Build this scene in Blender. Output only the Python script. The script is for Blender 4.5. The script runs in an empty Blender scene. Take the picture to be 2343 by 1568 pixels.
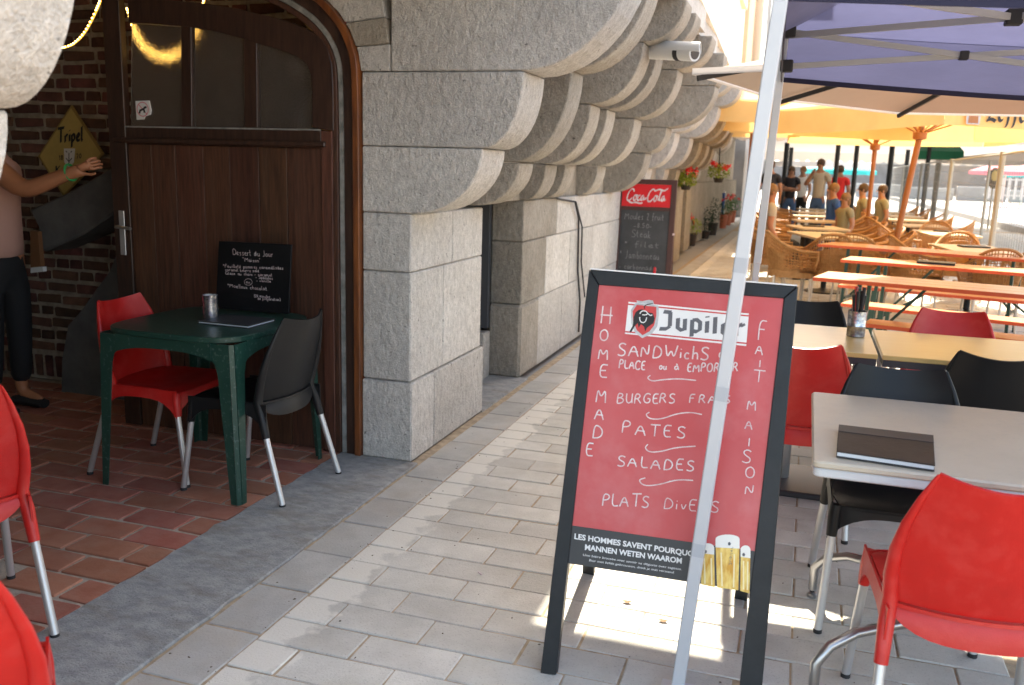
import bpy, bmesh, math, random
from mathutils import Vector, Matrix, Euler
random.seed(7)
R_ = random.Random(11)
sc = bpy.context.scene
C = sc.collection

# ------------------------------------------------------------------ camera, light, exposure
CAMH = 1.5
cam_d = bpy.data.cameras.new("camera")
cam = bpy.data.objects.new("camera", cam_d); C.objects.link(cam)
RW = ((0.95032849, 0.08609995, -0.29910292), (0.30997741, -0.17504606, 0.93449071), (0.02810282, -0.98078829, -0.1930403))
# columns of RW are the camera's right, down and forward axes in the world
m = Matrix([[RW[i][0], -RW[i][1], -RW[i][2], (0, 0, CAMH)[i]] for i in range(3)] + [[0, 0, 0, 1]])
cam.matrix_world = m
cam_d.sensor_width = 36; cam_d.lens = 2050 / 2343 * 36
cam_d.clip_start = 0.05; cam_d.clip_end = 2000
cam_d.dof.use_dof = True; cam_d.dof.focus_distance = 3.5; cam_d.dof.aperture_fstop = 4.0
sc.camera = cam

w = bpy.data.worlds.new("World"); sc.world = w; w.use_nodes = True
nt = w.node_tree; bg = nt.nodes["Background"]
sky = nt.nodes.new("ShaderNodeTexSky"); sky.sky_type = 'NISHITA'; sky.sun_disc = False
SUN_EL, SUN_AZ = math.radians(51), math.radians(-1.0)     # sun stands beyond the terrace (towards +Y)
sky.sun_elevation = SUN_EL; sky.sun_rotation = SUN_AZ
sky.dust_density = 3.0; sky.air_density = 1.0
nt.links.new(sky.outputs[0], bg.inputs[0]); bg.inputs[1].default_value = 0.15
sl = bpy.data.lights.new("sun", 'SUN'); sl.energy = 3.3; sl.angle = math.radians(0.53); sl.color = (1, 0.955, 0.88)
so = bpy.data.objects.new("sun", sl); C.objects.link(so)
sd = Vector((math.sin(SUN_AZ) * math.cos(SUN_EL), math.cos(SUN_AZ) * math.cos(SUN_EL), math.sin(SUN_EL)))
so.rotation_euler = sd.to_track_quat('Z', 'Y').to_euler(); so.location = (0, 8, 12)
sc.view_settings.view_transform = 'Standard'; sc.view_settings.look = 'None'
sc.view_settings.exposure = 2.5; sc.view_settings.gamma = 1.0
sc.view_settings.use_curve_mapping = False
sc.view_settings.use_white_balance = True; sc.view_settings.white_balance_temperature = 7400; sc.view_settings.white_balance_tint = 8
try:
    sc.cycles.max_bounces = 10; sc.cycles.diffuse_bounces = 5; sc.cycles.transparent_max_bounces = 12
except Exception: pass

# ------------------------------------------------------------------ helpers
def ray(u, v):
    a = ((u - 1171.5) / 2050, (v - 784) / 2050, 1.0)
    return Vector([sum(RW[i][k] * a[k] for k in range(3)) for i in range(3)])
O_ = Vector((0, 0, CAMH))
def onY(u, v, y): d = ray(u, v); return O_ + d * (y / d.y)
def onX(u, v, x): d = ray(u, v); return O_ + d * (x / d.x)
def onZ(u, v, z=0.0): d = ray(u, v); return O_ + d * ((z - CAMH) / d.z)
def onPlane(u, v, p, n):
    d = ray(u, v); return O_ + d * ((p - O_).dot(n) / d.dot(n))

def tag(o, label=None, cat=None, group=None, kind=None):
    if label: o['label'] = label
    if cat: o['category'] = cat
    if group: o['group'] = group
    if kind: o['kind'] = kind
    return o
def empty(name, loc, label, cat, group=None, rz=0.0):
    o = bpy.data.objects.new(name, None); C.objects.link(o)
    o.location = loc; o.rotation_euler = (0, 0, rz); o.empty_display_size = 0.1
    return tag(o, label, cat, group)
def link(name, me, mat=None, parent=None):
    if mat is not None and len(me.materials) == 0:
        for m_ in (mat if isinstance(mat, (list, tuple)) else [mat]): me.materials.append(m_)
    o = bpy.data.objects.new(name, me); C.objects.link(o)
    if parent is not None: o.parent = parent
    return o
def copy_tree(o, parent=None):
    c = o.copy(); C.objects.link(c)
    if parent is not None: c.parent = parent
    for ch in list(o.children): copy_tree(ch, c)
    return c

class MB:
    """collects shapes into one mesh"""
    def __init__(s): s.v = []; s.f = []; s.m = []
    def add(s, vs, fs, mi=0):
        b = len(s.v); s.v += [tuple(q) for q in vs]; s.f += [tuple(b + i for i in f) for f in fs]; s.m += [mi] * len(fs); return s
    def box(s, x0, x1, y0, y1, z0, z1, M=None, mi=0):
        vs = [Vector((x, y, z)) for z in (z0, z1) for y in (y0, y1) for x in (x0, x1)]
        if M is not None: vs = [M @ q for q in vs]
        return s.add(vs, [(0, 2, 3, 1), (4, 5, 7, 6), (0, 1, 5, 4), (2, 6, 7, 3), (0, 4, 6, 2), (1, 3, 7, 5)], mi)
    def bar(s, a, b, w, h=None, up=(0, 0, 1), mi=0):
        a = Vector(a); b = Vector(b); h = h or w; d = b - a; L = d.length; d.normalize()
        up = Vector(up)
        if abs(d.dot(up)) > .98: up = Vector((0, 1, 0)) if abs(d.y) < .9 else Vector((1, 0, 0))
        x = d.cross(up).normalized(); y = x.cross(d).normalized()
        vs = [p + x * sx * w / 2 + y * sy * h / 2 for p in (a, b) for sy in (-1, 1) for sx in (-1, 1)]
        return s.add(vs, [(0, 2, 3, 1), (4, 5, 7, 6), (0, 1, 5, 4), (2, 6, 7, 3), (0, 4, 6, 2), (1, 3, 7, 5)], mi)
    def tube(s, pts, r, n=10, cap=True, closed=False, mi=0, flat=1.0):
        pts = [Vector(p) for p in pts]; N = len(pts)
        rs = r if isinstance(r, (list, tuple)) else [r] * N
        prev = None; rings = []
        for i, p in enumerate(pts):
            if closed: t = (pts[(i + 1) % N] - pts[i - 1])
            else: t = pts[min(i + 1, N - 1)] - pts[max(i - 1, 0)]
            t.normalize()
            if prev is None:
                a = Vector((0, 0, 1)) if abs(t.z) < .9 else Vector((1, 0, 0))
                x = t.cross(a).normalized()
            else:
                x = (prev - t * prev.dot(t)).normalized()
            prev = x; y = t.cross(x)
            rings.append([p + x * rs[i] * math.cos(2 * math.pi * k / n) + y * rs[i] * flat * math.sin(2 * math.pi * k / n) for k in range(n)])
        vs = [q for g in rings for q in g]; fs = []
        for i in range(N if closed else N - 1):
            j = (i + 1) % N
            for k in range(n):
                l = (k + 1) % n
                fs.append((i * n + k, i * n + l, j * n + l, j * n + k))
        if cap and not closed:
            fs.append(tuple(range(n))[::-1]); fs.append(tuple((N - 1) * n + k for k in range(n)))
        return s.add(vs, fs, mi)
    def lathe(s, prof, n=20, c=(0, 0, 0), mi=0):
        vs = []; fs = []; c = Vector(c)
        for r, z in prof:
            for k in range(n): vs.append(c + Vector((r * math.cos(2 * math.pi * k / n), r * math.sin(2 * math.pi * k / n), z)))
        for i in range(len(prof) - 1):
            for k in range(n):
                l = (k + 1) % n; fs.append((i * n + k, i * n + l, (i + 1) * n + l, (i + 1) * n + k))
        fs.append(tuple(range(n))[::-1]); fs.append(tuple((len(prof) - 1) * n + k for k in range(n)))
        return s.add(vs, fs, mi)
    def prism(s, poly, axis, a, b, mi=0):
        """poly: 2D points; axis 'x','y','z' is the extrusion axis, from a to b"""
        n = len(poly); f3 = {'x': lambda p, t: (t, p[0], p[1]), 'y': lambda p, t: (p[0], t, p[1]), 'z': lambda p, t: (p[0], p[1], t)}[axis]
        vs = [f3(p, a) for p in poly] + [f3(p, b) for p in poly]
        fs = [tuple(range(n)), tuple(range(n, 2 * n))[::-1]] + [(i, (i + 1) % n + 0, (i + 1) % n + n, i + n) for i in range(n)]
        return s.add(vs, fs, mi)
    def grid(s, fn, nu, nv, th=0.0, nrm=None, mi=0):
        """fn(u,v) for u,v in 0..1 -> Vector; th gives it thickness along nrm(u,v)"""
        P = [[Vector(fn(i / nu, j / nv)) for i in range(nu + 1)] for j in range(nv + 1)]
        vs = [p for row in P for p in row]; W = nu + 1
        fs = [(j * W + i, j * W + i + 1, (j + 1) * W + i + 1, (j + 1) * W + i) for j in range(nv) for i in range(nu)]
        if th:
            vs2 = []
            for j in range(nv + 1):
                for i in range(nu + 1):
                    du = P[j][min(i + 1, nu)] - P[j][max(i - 1, 0)]; dv = P[min(j + 1, nv)][i] - P[max(j - 1, 0)][i]
                    nn = du.cross(dv)
                    nn = nn.normalized() if nn.length > 1e-9 else Vector((0, 0, 1))
                    vs2.append(P[j][i] - nn * th)
            k = len(vs); fs = fs + [tuple(q + k for q in f)[::-1] for f in fs]
            bd = [i for i in range(W)] + [j * W + nu for j in range(1, nv + 1)] + [nv * W + i for i in range(nu - 1, -1, -1)] + [j * W for j in range(nv - 1, 0, -1)]
            for a, b in zip(bd, bd[1:] + bd[:1]): fs.append((b, a, a + k, b + k))
            vs = vs + vs2
        return s.add(vs, fs, mi)
    def mesh(s, name, smooth=False, bevel=0, fix=True, seg=1):
        me = bpy.data.meshes.new(name); me.from_pydata(s.v, [], s.f)
        for p, mi in zip(me.polygons, s.m): p.material_index = mi
        bm = bmesh.new(); bm.from_mesh(me)
        if fix: bmesh.ops.recalc_face_normals(bm, faces=bm.faces)
        if bevel:
            es = [e for e in bm.edges if len(e.link_faces) == 2 and e.calc_face_angle(0) > .6]
            bmesh.ops.bevel(bm, geom=es, offset=bevel, segments=seg, affect='EDGES', profile=.6)
        if smooth:
            for f in bm.faces: f.smooth = True
            for e in bm.edges:
                if len(e.link_faces) == 2 and e.calc_face_angle(0) > math.radians(42): e.smooth = False
        bm.to_mesh(me); bm.free(); return me
    def build(s, name, mat, parent=None, smooth=False, bevel=0, seg=1):
        return link(name, s.mesh(name, smooth, bevel, seg=seg), mat, parent)

# ------------------------------------------------------------------ materials
MATS = {}
def mat(name, col, rough=.6, metal=0., var=0., vscale=6., bump=0., bscale=60., stretch=None, rot=(0, 0, 0), rand=0., speck=None, transl=0., spec=.5, detail=4., col2=None, emit=None, coat=0., stain=None, rough_var=0.):
    m_ = bpy.data.materials.new(name); m_.use_nodes = True; t = m_.node_tree; N = t.nodes; L = t.links
    p = N["Principled BSDF"]; out = N["Material Output"]
    p.inputs["Roughness"].default_value = rough; p.inputs["Metallic"].default_value = metal
    p.inputs["Specular IOR Level"].default_value = spec; p.inputs["Coat Weight"].default_value = coat
    tc = N.new("ShaderNodeTexCoord"); oi = N.new("ShaderNodeObjectInfo")
    mp = N.new("ShaderNodeMapping"); L.new(tc.outputs["Object"], mp.inputs[0])
    addv = N.new("ShaderNodeVectorMath"); addv.operation = 'SCALE'
    cx = N.new("ShaderNodeCombineXYZ"); L.new(oi.outputs["Random"], cx.inputs[0]); L.new(oi.outputs["Random"], cx.inputs[1]); cx.inputs[2].default_value = 0.3
    L.new(cx.outputs[0], addv.inputs[0]); addv.inputs[3].default_value = 37.0
    L.new(addv.outputs[0], mp.inputs["Location"])
    mp.inputs["Rotation"].default_value = rot
    if stretch: mp.inputs["Scale"].default_value = stretch
    def noise(scale, det=4., src=mp, rough_=.6):
        n = N.new("ShaderNodeTexNoise"); n.inputs["Scale"].default_value = scale; n.inputs["Detail"].default_value = det
        n.inputs["Roughness"].default_value = rough_
        L.new(src.outputs[0], n.inputs["Vector"]); return n
    c4 = (*col, 1)
    cur = None
    if var or col2:
        n = noise(vscale, detail)
        rp = N.new("ShaderNodeValToRGB"); rp.color_ramp.elements[0].position = .32; rp.color_ramp.elements[1].position = .68
        if col2: rp.color_ramp.elements[0].color = c4; rp.color_ramp.elements[1].color = (*col2, 1)
        else:
            rp.color_ramp.elements[0].color = (*[max(0, q * (1 - var)) for q in col], 1); rp.color_ramp.elements[1].color = (*[min(1, q * (1 + var)) for q in col], 1)
        L.new(n.outputs["Fac"], rp.inputs[0]); cur = rp.outputs[0]
    def mixc(fac, a, b, mode='MIX'):
        mx = N.new("ShaderNodeMix"); mx.data_type = 'RGBA'; mx.blend_type = mode
        for sock, val in ((mx.inputs[0], fac), (mx.inputs[6], a), (mx.inputs[7], b)):
            if hasattr(val, 'is_linked') or hasattr(val, 'links'): L.new(val, sock)
            else: sock.default_value = val
        return mx.outputs[2]
    if cur is None:
        rgb = N.new("ShaderNodeRGB"); rgb.outputs[0].default_value = c4; cur = rgb.outputs[0]
    if speck:
        amt, sca, scol = speck
        n = noise(sca, 2.); mr = N.new("ShaderNodeMapRange"); mr.inputs[1].default_value = .60; mr.inputs[2].default_value = .68; mr.inputs[4].default_value = amt
        L.new(n.outputs["Fac"], mr.inputs[0]); cur = mixc(mr.outputs[0], cur, (*scol, 1))
    if stain:
        amt, sca, scol = stain
        n = noise(sca, 5.); mr = N.new("ShaderNodeMapRange"); mr.inputs[1].default_value = .5; mr.inputs[2].default_value = .72; mr.inputs[4].default_value = amt
        L.new(n.outputs["Fac"], mr.inputs[0]); cur = mixc(mr.outputs[0], cur, (*scol, 1))
    if rand:
        hs = N.new("ShaderNodeHueSaturation"); mr = N.new("ShaderNodeMapRange")
        mr.inputs[3].default_value = 1 - rand; mr.inputs[4].default_value = 1 + rand
        L.new(oi.outputs["Random"], mr.inputs[0]); L.new(mr.outputs[0], hs.inputs["Value"]); L.new(cur, hs.inputs["Color"])
        mr2 = N.new("ShaderNodeMapRange"); mr2.inputs[3].default_value = .5 - rand * .06; mr2.inputs[4].default_value = .5 + rand * .06
        ml = N.new("ShaderNodeMath"); ml.operation = 'FRACT'; mm = N.new("ShaderNodeMath"); mm.operation = 'MULTIPLY'; mm.inputs[1].default_value = 17.3
        L.new(oi.outputs["Random"], mm.inputs[0]); L.new(mm.outputs[0], ml.inputs[0]); L.new(ml.outputs[0], mr2.inputs[0]); L.new(mr2.outputs[0], hs.inputs["Hue"])
        cur = hs.outputs[0]
    L.new(cur, p.inputs["Base Color"])
    if rough_var:
        n = noise(vscale * 1.7, 5.); mr = N.new("ShaderNodeMapRange"); mr.inputs[1].default_value = .3; mr.inputs[2].default_value = .7
        mr.inputs[3].default_value = max(0.02, rough - rough_var); mr.inputs[4].default_value = min(1, rough + rough_var); L.new(n.outputs["Fac"], mr.inputs[0]); L.new(mr.outputs[0], p.inputs["Roughness"])
    if bump:
        n = noise(bscale, 5., rough_=.65); bp = N.new("ShaderNodeBump"); bp.inputs["Strength"].default_value = min(1, bump); bp.inputs["Distance"].default_value = .004 * max(1, bump)
        L.new(n.outputs["Fac"], bp.inputs["Height"]); L.new(bp.outputs[0], p.inputs["Normal"])
    if emit:
        p.inputs["Emission Color"].default_value = (*emit[0], 1); p.inputs["Emission Strength"].default_value = emit[1]
    if transl:
        tr = N.new("ShaderNodeBsdfTranslucent"); L.new(cur, tr.inputs["Color"])
        mx = N.new("ShaderNodeMixShader"); mx.inputs[0].default_value = transl
        L.new(p.outputs[0], mx.inputs[1]); L.new(tr.outputs[0], mx.inputs[2]); L.new(mx.outputs[0], out.inputs[0])
    MATS[name] = m_; return m_

def stone_mat(name, a, b, dirt=.35, hammer=1.0):
    """bush-hammered granite: grey-beige grain, dark pits, slanted tool marks"""
    m_ = bpy.data.materials.new(name); m_.use_nodes = True; t = m_.node_tree; N = t.nodes; L = t.links
    p = N["Principled BSDF"]; p.inputs["Roughness"].default_value = .88; p.inputs["Specular IOR Level"].default_value = .25
    tc = N.new("ShaderNodeTexCoord"); oi = N.new("ShaderNodeObjectInfo")
    geo = N.new("ShaderNodeNewGeometry")
    mp = N.new("ShaderNodeMapping"); L.new(geo.outputs["Position"], mp.inputs[0])
    mp2 = N.new("ShaderNodeMapping"); mp2.inputs["Rotation"].default_value = (.5, .8, .3); mp2.inputs["Scale"].default_value = (1, 1, .62); L.new(geo.outputs["Position"], mp2.inputs[0])
    def noise(sc_, d, src): n = N.new("ShaderNodeTexNoise"); n.inputs["Scale"].default_value = sc_; n.inputs["Detail"].default_value = d; n.inputs["Roughness"].default_value = .65; L.new(src.outputs[0], n.inputs[0]); return n
    big = noise(2.2, 5, mp); fine = noise(130, 3, mp); tool = noise(34, 4, mp2); pit = noise(38, 2, mp)
    rp = N.new("ShaderNodeValToRGB"); e = rp.color_ramp.elements; e[0].position = .3; e[1].position = .72; e[0].color = (*a, 1); e[1].color = (*b, 1); L.new(big.outputs[0], rp.inputs[0])
    def mult(src, sock, lo, hi, fl, fh):
        mr = N.new("ShaderNodeMapRange"); mr.inputs[1].default_value = lo; mr.inputs[2].default_value = hi; mr.inputs[3].default_value = fl; mr.inputs[4].default_value = fh
        L.new(src.outputs[0], mr.inputs[0]); mx = N.new("ShaderNodeMix"); mx.data_type = 'RGBA'; mx.blend_type = 'MULTIPLY'; mx.inputs[0].default_value = 1
        L.new(sock, mx.inputs[6]); cmb = N.new("ShaderNodeCombineColor")
        for k in range(3): L.new(mr.outputs[0], cmb.inputs[k])
        L.new(cmb.outputs[0], mx.inputs[7]); return mx.outputs[2]
    cur = mult(fine, rp.outputs[0], .35, .65, .84, 1.12)
    cur = mult(tool, cur, .35, .62, .84, 1.08)
    cur = mult(pit, cur, .67, .76, 1.0, .35)
    hs = N.new("ShaderNodeHueSaturation"); mr = N.new("ShaderNodeMapRange"); mr.inputs[3].default_value = .88; mr.inputs[4].default_value = 1.1
    L.new(oi.outputs["Random"], mr.inputs[0]); L.new(mr.outputs[0], hs.inputs["Value"]); L.new(cur, hs.inputs["Color"]); L.new(hs.outputs[0], p.inputs["Base Color"])
    ad = N.new("ShaderNodeMath"); ad.operation = 'MULTIPLY_ADD'; ad.inputs[1].default_value = .35; L.new(fine.outputs[0], ad.inputs[0]); L.new(tool.outputs[0], ad.inputs[2])
    bp = N.new("ShaderNodeBump"); bp.inputs["Strength"].default_value = min(1, .9 * hammer); bp.inputs["Distance"].default_value = .020 * hammer
    L.new(ad.outputs[0], bp.inputs["Height"]); L.new(bp.outputs[0], p.inputs["Normal"])
    MATS[name] = m_; return m_

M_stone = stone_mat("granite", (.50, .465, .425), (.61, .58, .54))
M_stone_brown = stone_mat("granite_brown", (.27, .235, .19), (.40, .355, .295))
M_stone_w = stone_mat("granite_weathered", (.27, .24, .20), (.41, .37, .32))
M_mortar = mat("mortar", (.36, .33, .28), .9, var=.2, vscale=30, bump=.6, bscale=120)
M_paver = mat("paver", (.53, .515, .475), .85, var=.12, vscale=5, bump=.7, bscale=110, rand=.10, speck=(.45, 130, (.24, .23, .21)), stain=(.35, 4, (.36, .32, .26)))
def painted_light_streak(m_):
    """light streak painted into the colour of the paver ends next to the edge course"""
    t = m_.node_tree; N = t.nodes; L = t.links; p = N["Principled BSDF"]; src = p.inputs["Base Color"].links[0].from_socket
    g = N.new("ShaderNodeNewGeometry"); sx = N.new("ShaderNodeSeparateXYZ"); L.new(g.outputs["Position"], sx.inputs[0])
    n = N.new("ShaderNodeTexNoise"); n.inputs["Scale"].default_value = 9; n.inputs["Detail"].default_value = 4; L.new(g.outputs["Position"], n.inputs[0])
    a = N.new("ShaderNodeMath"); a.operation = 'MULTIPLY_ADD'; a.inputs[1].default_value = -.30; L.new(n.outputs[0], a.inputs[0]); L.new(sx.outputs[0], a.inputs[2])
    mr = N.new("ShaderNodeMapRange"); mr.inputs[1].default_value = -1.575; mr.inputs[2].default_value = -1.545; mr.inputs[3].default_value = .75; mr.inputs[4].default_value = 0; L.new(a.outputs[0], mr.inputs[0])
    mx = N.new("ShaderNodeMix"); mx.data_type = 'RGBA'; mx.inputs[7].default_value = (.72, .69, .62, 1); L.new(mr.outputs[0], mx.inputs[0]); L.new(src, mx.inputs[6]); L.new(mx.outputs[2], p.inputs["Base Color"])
painted_light_streak(M_paver)  # the light along the walkway is put into the paver colour
M_joint = mat("sand_joint", (.40, .31, .21), .95, var=.3, vscale=20, bump=.6, bscale=150)
M_edge = mat("edge_paver", (.42, .41, .385), .85, var=.12, vscale=6, bump=.7, bscale=110, rand=.08, speck=(.4, 130, (.22, .22, .21)), stain=(.35, 4, (.40, .33, .25)))
M_tile = mat("clay_tile", (.34, .115, .07), .75, col2=(.43, .18, .12), vscale=7, bump=.6, bscale=70, rand=.15, stain=(.3, 9, (.36, .24, .18)), rough_var=.1)
M_grout = mat("grout", (.46, .39, .31), .9, var=.25, vscale=20, bump=.8, bscale=90)
M_slab = mat("bluestone", (.24, .25, .255), .8, col2=(.40, .40, .39), vscale=16, bump=1.6, bscale=110, stain=(.6, 6, (.20, .17, .12)), speck=(.5, 70, (.13, .135, .14)), stretch=(1, 1.8, 1), rot=(0, 0, .4), detail=9)
M_brick = mat("old_brick", (.075, .034, .027), .9, col2=(.17, .075, .055), vscale=9, bump=1.5, bscale=40, rand=.4)
M_brickmortar = mat("brick_mortar", (.34, .29, .235), .95, var=.3, vscale=14, bump=1.5, bscale=50)
M_plaster = mat("yellow_plaster", (.62, .47, .26), .9, var=.2, vscale=8, bump=.6, bscale=40)
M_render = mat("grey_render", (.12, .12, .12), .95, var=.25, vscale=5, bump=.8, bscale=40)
M_white = mat("white_render", (.80, .75, .66), .9, var=.05, vscale=2, bump=.3, bscale=60)
M_pink = mat("pink_render", (.62, .42, .32), .9, var=.1, vscale=2, bump=.3, bscale=60)
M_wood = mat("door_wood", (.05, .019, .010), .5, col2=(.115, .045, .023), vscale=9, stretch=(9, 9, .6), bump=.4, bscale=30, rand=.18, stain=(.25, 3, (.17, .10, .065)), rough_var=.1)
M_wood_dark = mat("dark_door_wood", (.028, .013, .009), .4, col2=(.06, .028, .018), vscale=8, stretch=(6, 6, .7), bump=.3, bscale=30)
M_varnish = mat("varnished_frame", (.24, .075, .02), .35, col2=(.10, .03, .012), vscale=6, stretch=(4, 4, .6), bump=.3, bscale=30)
M_strip = mat("weathered_strip", (.15, .15, .14), .8, col2=(.33, .32, .30), vscale=18, bump=.6, bscale=60)
M_red = mat("red_plastic", (.54, .014, .012), .36, var=.07, vscale=7, bump=.2, bscale=260, stain=(.14, 14, (.62, .16, .14)), rough_var=.08)
M_black = mat("black_plastic", (.010, .010, .011), .42, spec=.3, bump=.12, bscale=300)
M_alu = mat("aluminium", (.60, .60, .61), .42, metal=.75, bump=.1, bscale=200)
M_steel = mat("tube_steel", (.42, .42, .43), .3, metal=.9)
M_rubber = mat("dark_rubber", (.02, .02, .022), .7)
M_green = mat("green_plastic", (.010, .045, .032), .36, col2=(.014, .058, .042), vscale=7, bump=.2, bscale=90, speck=(.5, 55, (.12, .17, .15)))
M_tabletop = mat("cream_resin", (.52, .46, .37), .4, var=.04, vscale=9, bump=.2, bscale=120, speck=(.3, 60, (.40, .37, .33)))
M_tablehem = mat("pale_hem", (.58, .60, .62), .45, bump=.9, bscale=45)
M_yellowtop = mat("beech_laminate", (.62, .42, .15), .28, col2=(.66, .47, .19), vscale=4, stretch=(1, 9, 1), bump=.05, bscale=40)
M_edgeband = mat("dark_edge_band", (.035, .03, .035), .5)
M_pole = mat("white_coated_steel", (.50, .52, .56), .38, var=.03, vscale=5, metal=.15)
M_pole2 = mat("grey_truss", (.40, .40, .39), .45, metal=.3)
M_blue = mat("blue_canopy", (.11, .118, .225), .75, var=.08, vscale=2.5, bump=.4, bscale=14, transl=.24, stretch=(1, 1, 4))
M_navy = mat("navy_edge", (.012, .012, .04), .8)
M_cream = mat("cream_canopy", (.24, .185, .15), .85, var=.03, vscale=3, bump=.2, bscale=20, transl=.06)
M_added_awning = mat("added_awning_cloth", (.78, .76, .72), .85, transl=.5)
M_yellow = mat("yellow_canopy", (.84, .58, .25), .8, var=.05, vscale=3, bump=.3, bscale=12, transl=.33)
M_whitecan = mat("white_canopy", (.62, .58, .55), .85, transl=.12)
M_greencan = mat("green_canopy", (.01, .13, .07), .85, transl=.2)
M_teal = mat("teal_canopy", (.03, .45, .45), .8, transl=.3)
M_orangepole = mat("varnished_pole", (.36, .125, .03), .35, var=.15, vscale=6, stretch=(5, 5, .5))
M_orangewood = mat("orange_bench_wood", (.55, .15, .04), .35, col2=(.62, .24, .08), vscale=3, stretch=(.5, 8, 3), bump=.1, bscale=30, coat=.2)
M_orangeedge = mat("orange_bench_edge", (.60, .09, .03), .35)
M_greensteel = mat("green_steel", (.01, .05, .04), .4, metal=.2)
M_wicker = mat("wicker", (.36, .155, .04), .6, col2=(.48, .24, .08), vscale=25, bump=.8, bscale=90)
M_whiteleg = mat("ivory_metal", (.68, .62, .52), .4)
M_bistro = mat("bistro_top", (.52, .40, .26), .35, var=.06, vscale=4)
M_frameblack = mat("black_painted_frame", (.016, .018, .021), .42, spec=.3, var=.2, vscale=12, bump=.15, bscale=60)
M_boardred = mat("red_board", (.50, .045, .05), .42, col2=(.55, .085, .09), vscale=3.2, detail=7, stain=(.55, 4, (.60, .20, .21)), rough_var=.12)
M_boardblack = mat("board_black_band", (.03, .03, .034), .4)
M_chalk = mat("chalk_white", (.78, .74, .74), .8, col2=(.58, .40, .41), vscale=38)
M_printwhite = mat("print_white", (.75, .75, .75), .5)
M_printgrey = mat("print_grey", (.10, .10, .115), .5)
M_printred = mat("print_red", (.55, .04, .04), .5)
M_silver = mat("print_silver", (.45, .45, .46), .4, var=.2, vscale=60)
M_beer = mat("print_beer", (.60, .28, .02), .45, col2=(.86, .66, .20), vscale=26, stretch=(3, 3, .5))
M_foam = mat("print_foam", (.80, .78, .72), .5)
M_slate = mat("chalkboard_black", (.008, .008, .009), .5, spec=.2, var=.3, vscale=4)
M_slate2 = mat("chalkboard_grey", (.045, .045, .047), .6, var=.3, vscale=4, stain=(.4, 5, (.09, .09, .09)))
M_brownframe = mat("brown_board_frame", (.07, .025, .02), .5)
M_cokered = mat("red_header", (.68, .012, .02), .4)
M_tin = mat("shiny_tin", (.62, .62, .60), .22, metal=.95, col2=(.15, .16, .25), vscale=45, bump=.6, bscale=50)
M_menu = mat("menu_brown", (.04, .028, .022), .55, spec=.25, var=.15, vscale=12, bump=.25, bscale=80)
M_menuband = mat("menu_band", (.04, .04, .042), .5, spec=.3)
M_paper = mat("menu_paper", (.62, .66, .70), .6)
M_skin = mat("skin", (.38, .19, .12), .5, var=.06, vscale=12)
M_skin2 = mat("skin_tanned", (.44, .18, .09), .5, var=.06, vscale=12)
M_shirt = mat("pink_tee", (.50, .28, .23), .85, bump=.5, bscale=18)
M_trousers = mat("black_cloth", (.012, .012, .014), .85)
M_hair = mat("brown_hair", (.08, .045, .025), .7)
M_hair2 = mat("sandy_hair", (.24, .13, .06), .7)
M_diamond = mat("yellow_sign", (.50, .37, .12), .5, var=.1, vscale=9)
M_diamond2 = mat("sign_border", (.30, .20, .06), .5)
M_leaf = mat("leaf", (.05, .13, .025), .6, rand=.1, var=.35, vscale=30)
M_leafy = mat("leaf_yellow_green", (.22, .30, .03), .6, var=.3, vscale=30)
M_bush = mat("dark_leaf", (.012, .035, .014), .7, var=.3, vscale=30)
M_flower = mat("red_petal", (.75, .02, .03), .6, var=.15, vscale=30)
M_pot = mat("plastic_pot", (.025, .02, .022), .5)
M_terracotta = mat("terracotta_pot", (.35, .10, .05), .7)
M_concrete = mat("pale_concrete", (.34, .33, .31), .9, var=.08, vscale=.8, bump=.4, bscale=30)
M_kerb = mat("kerb_concrete", (.30, .29, .28), .9, var=.1, vscale=3)
M_galv = mat("galvanised", (.38, .38, .36), .5, metal=.5)
M_led = mat("warm_led", (1, .75, .2), .5, emit=((1, .60, .16), 5))
M_ledtube = mat("led_tube", (.8, .6, .25), .3, emit=((1, .5, .08), .2))
M_cam = mat("camera_housing", (.62, .62, .61), .4)
M_pipe = mat("downpipe_zinc", (.45, .42, .36), .5)
M_shutter = mat("pale_shutter", (.58, .58, .54), .6)
M_windark = mat("dark_window", (.03, .035, .04), .12)
M_farstone = mat("far_stone", (.20, .18, .165), .9, var=.2, vscale=1.5)
M_roof = mat("slate_roof", (.12, .12, .13), .8, var=.1, vscale=2)

def glass_mat():
    m_ = bpy.data.materials.new("obscure_glass"); m_.use_nodes = True; t = m_.node_tree; N = t.nodes; L = t.links
    p = N["Principled BSDF"]; p.inputs["Base Color"].default_value = (.8, .8, .78, 1); p.inputs["Roughness"].default_value = .05
    p.inputs["Transmission Weight"].default_value = 1.0; p.inputs["IOR"].default_value = 1.45
    tc = N.new("ShaderNodeTexCoord"); mp = N.new("ShaderNodeMapping"); mp.inputs["Scale"].default_value = (1, 1, 2.6); L.new(tc.outputs["Object"], mp.inputs[0])
    n = N.new("ShaderNodeTexNoise"); n.inputs["Scale"].default_value = 60; n.inputs["Detail"].default_value = 2; L.new(mp.outputs[0], n.inputs[0])
    bp = N.new("ShaderNodeBump"); bp.inputs["Strength"].default_value = .45; bp.inputs["Distance"].default_value = .004; L.new(n.outputs[0], bp.inputs["Height"]); L.new(bp.outputs[0], p.inputs["Normal"])
    df = N.new("ShaderNodeBsdfDiffuse"); df.inputs[0].default_value = (.22, .19, .17, 1); L.new(bp.outputs[0], df.inputs["Normal"]); mx = N.new("ShaderNodeMixShader"); mx.inputs[0].default_value = .2
    L.new(p.outputs[0], mx.inputs[1]); L.new(df.outputs[0], mx.inputs[2]); L.new(mx.outputs[0], N["Material Output"].inputs[0])
    return m_
M_glass = glass_mat()

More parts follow.
